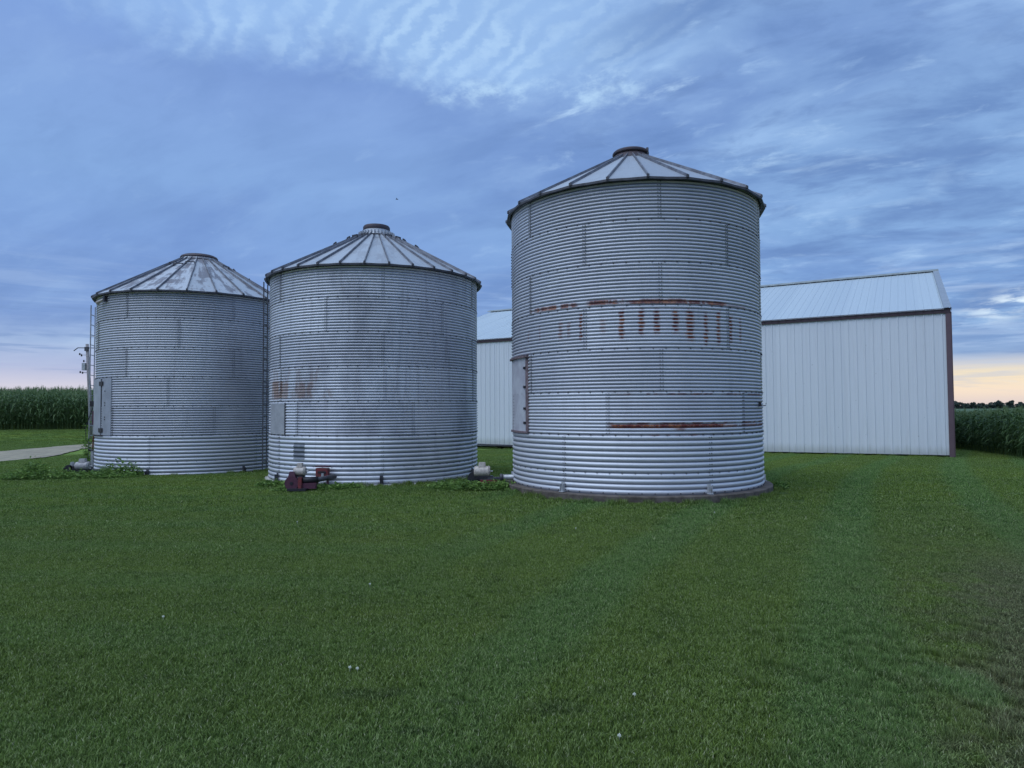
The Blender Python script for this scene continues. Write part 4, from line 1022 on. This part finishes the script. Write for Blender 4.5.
# distant crop canopy beyond the near corn
def make_canopy():
    m, n, b = newmat('distant_corn_canopy'); g = n.n.new('ShaderNodeNewGeometry'); P = g.outputs['Position']
    nz = n.noise(P, .9, 6, .7); c = n.mix(n.step(nz, .35, .65), (.045, .090, .040, 1), (.085, .14, .060, 1)); n.put(b.inputs['Base Color'], c); b.inputs['Roughness'].default_value = .9; return m
vs = []; fs = []; xs_ = axis(10, 1400, 20, 110, 1.5); ys_ = axis(70, 1200, 72, 150, 1.5)
for yy in ys_:
    for xx in xs_: vs.append((xx, yy, hgt(xx, yy)+1.85+.25*mnoise.noise(Vector((xx*.9, yy*.9, 0)))+rng.uniform(-.08, .08)))
for j in range(len(ys_)-1):
    for i in range(len(xs_)-1): a = j*len(xs_)+i; fs.append((a, a+1, a+len(xs_)+1, a+len(xs_)))
tag(meshobj('distant_corn', mesh_np('distant_corn', vs, fs), make_canopy()), 'far corn field reaching to the tree line', kind='stuff')

# distant trees
M['farleaf'] = make_leafmat('distant_tree_leaves', (.040, .060, .055, 1), (.060, .085, .070, 1), (.085, .11, .085, 1))  # distance haze put into the colour: leaf tones slightly lightened and greyed
tree_labels = ['round crowned', 'wide low', 'tall narrow', 'ragged', 'twin topped', 'small bushy']
def tree(x, y, h, wd, label, seed):
    rg = np.random.default_rng(seed); g = hgt(x, y)
    root = empty('broadleaf_tree', (x, y, g)); tag(root, label, 'tree', 'trees along the far horizon')
    tr = MB().tube([(0, 0, -.3), (0, 0, h*.35), (wd*.05, 0, h*.7)], [h*.035, h*.028, h*.01], 7)
    for k in range(5):
        a = k*1.3; tr.tube([(0, 0, h*(.28+.07*k)), (wd*.3*math.cos(a), wd*.3*math.sin(a), h*(.5+.08*k))], [h*.015, h*.005], 5)
    tr.build('trunk', M['wood'], root)
    v = []; f = []; tone = []
    cl_ = [(rg.normal(0, .24)*wd, rg.normal(0, .24)*wd, h*(rg.uniform(.42, .88)), rg.uniform(.14, .26)*wd) for _ in range(11)]
    for (cx, cy, cz, cr_) in cl_:
        for i in range(70):
            dv = Vector(rg.normal(size=3)).normalized()*cr_*rg.uniform(.5, 1.0); dv.z *= .7; c_ = Vector((cx, cy, cz))+dv; L = rg.uniform(.3, .7)*h/9
            u = Vector(rg.normal(size=3)).normalized(); w_ = u.cross(Vector(rg.normal(size=3))).normalized(); k = len(v); t = rg.uniform()
            v += [c_-u*L-w_*L*.6, c_+u*L-w_*L*.6, c_+u*L*.7+w_*L*.6, c_-u*L*.7+w_*L*.6]; f.append((k, k+1, k+2, k+3)); tone += [t]*4
    me = mesh_np('crown', v, f); at = me.attributes.new('tone', 'FLOAT', 'POINT'); at.data.foreach_set('value', np.array(tone, dtype=np.float32)); meshobj('crown', me, M['farleaf'], root)
def place_px(px0, Y): return ((px0-512)/668.1+.0)*Y*.9994
spots = [(955, 9.5, 9, 'nearest the shed corner'), (960, 8.5, 9, 'second from the shed corner'), (967, 7.2, 9, 'third from the shed corner'), (973, 8.2, 9, 'in the left middle of the far tree line'),
         (979, 8.0, 9, 'just left of the gap in the far tree line'), (985, 7.0, 8, 'low in the gap of the far tree line'), (991, 6.6, 8, 'lowest of the far tree line'), (996, 10.2, 10, 'tall and loose at mid right of the far tree line'),
         (1003, 8.0, 7, 'dark and compact right of the tall loose tree'), (1011, 10.0, 9, 'tall and spreading above the near corn'), (1019, 7.2, 9, 'beside the right edge of the picture'), (1024, 8.8, 9, 'at the very right edge of the picture')]
for i, (pxx, h, wd, lab) in enumerate(spots):
    Y = 640+(i % 3)*14; tree(place_px(pxx, Y), Y, h, wd, 'far dark green tree '+lab, 100+i)
# unbroken low hedge under the trees
v = []; f = []; tone = []
for i in range(9000):
    x = rng.uniform(330, 620); y = 655+rng.uniform(-4, 4); g = hgt(x, y); z = g+abs(rng.normal(0, 1))*2.0+.8; z = min(z, g+5.8+.8*mnoise.noise(Vector((x*.05, 0, 0)))); L = rng.uniform(.5, 1.1); u = Vector(rng.normal(size=3)).normalized(); w_ = u.cross(Vector(rng.normal(size=3))).normalized(); k = len(v); t = rng.uniform()
    c_ = Vector((x, y, z)); v += [c_-u*L-w_*L*.6, c_+u*L-w_*L*.6, c_+u*L*.7+w_*L*.6, c_-u*L*.7+w_*L*.6]; f.append((k, k+1, k+2, k+3)); tone += [t]*4
me = mesh_np('hedgerow', v, f); at = me.attributes.new('tone', 'FLOAT', 'POINT'); at.data.foreach_set('value', np.array(tone, dtype=np.float32))
tag(meshobj('hedgerow', me, M['farleaf']), 'low dark hedgerow under the far trees on the horizon', kind='stuff')
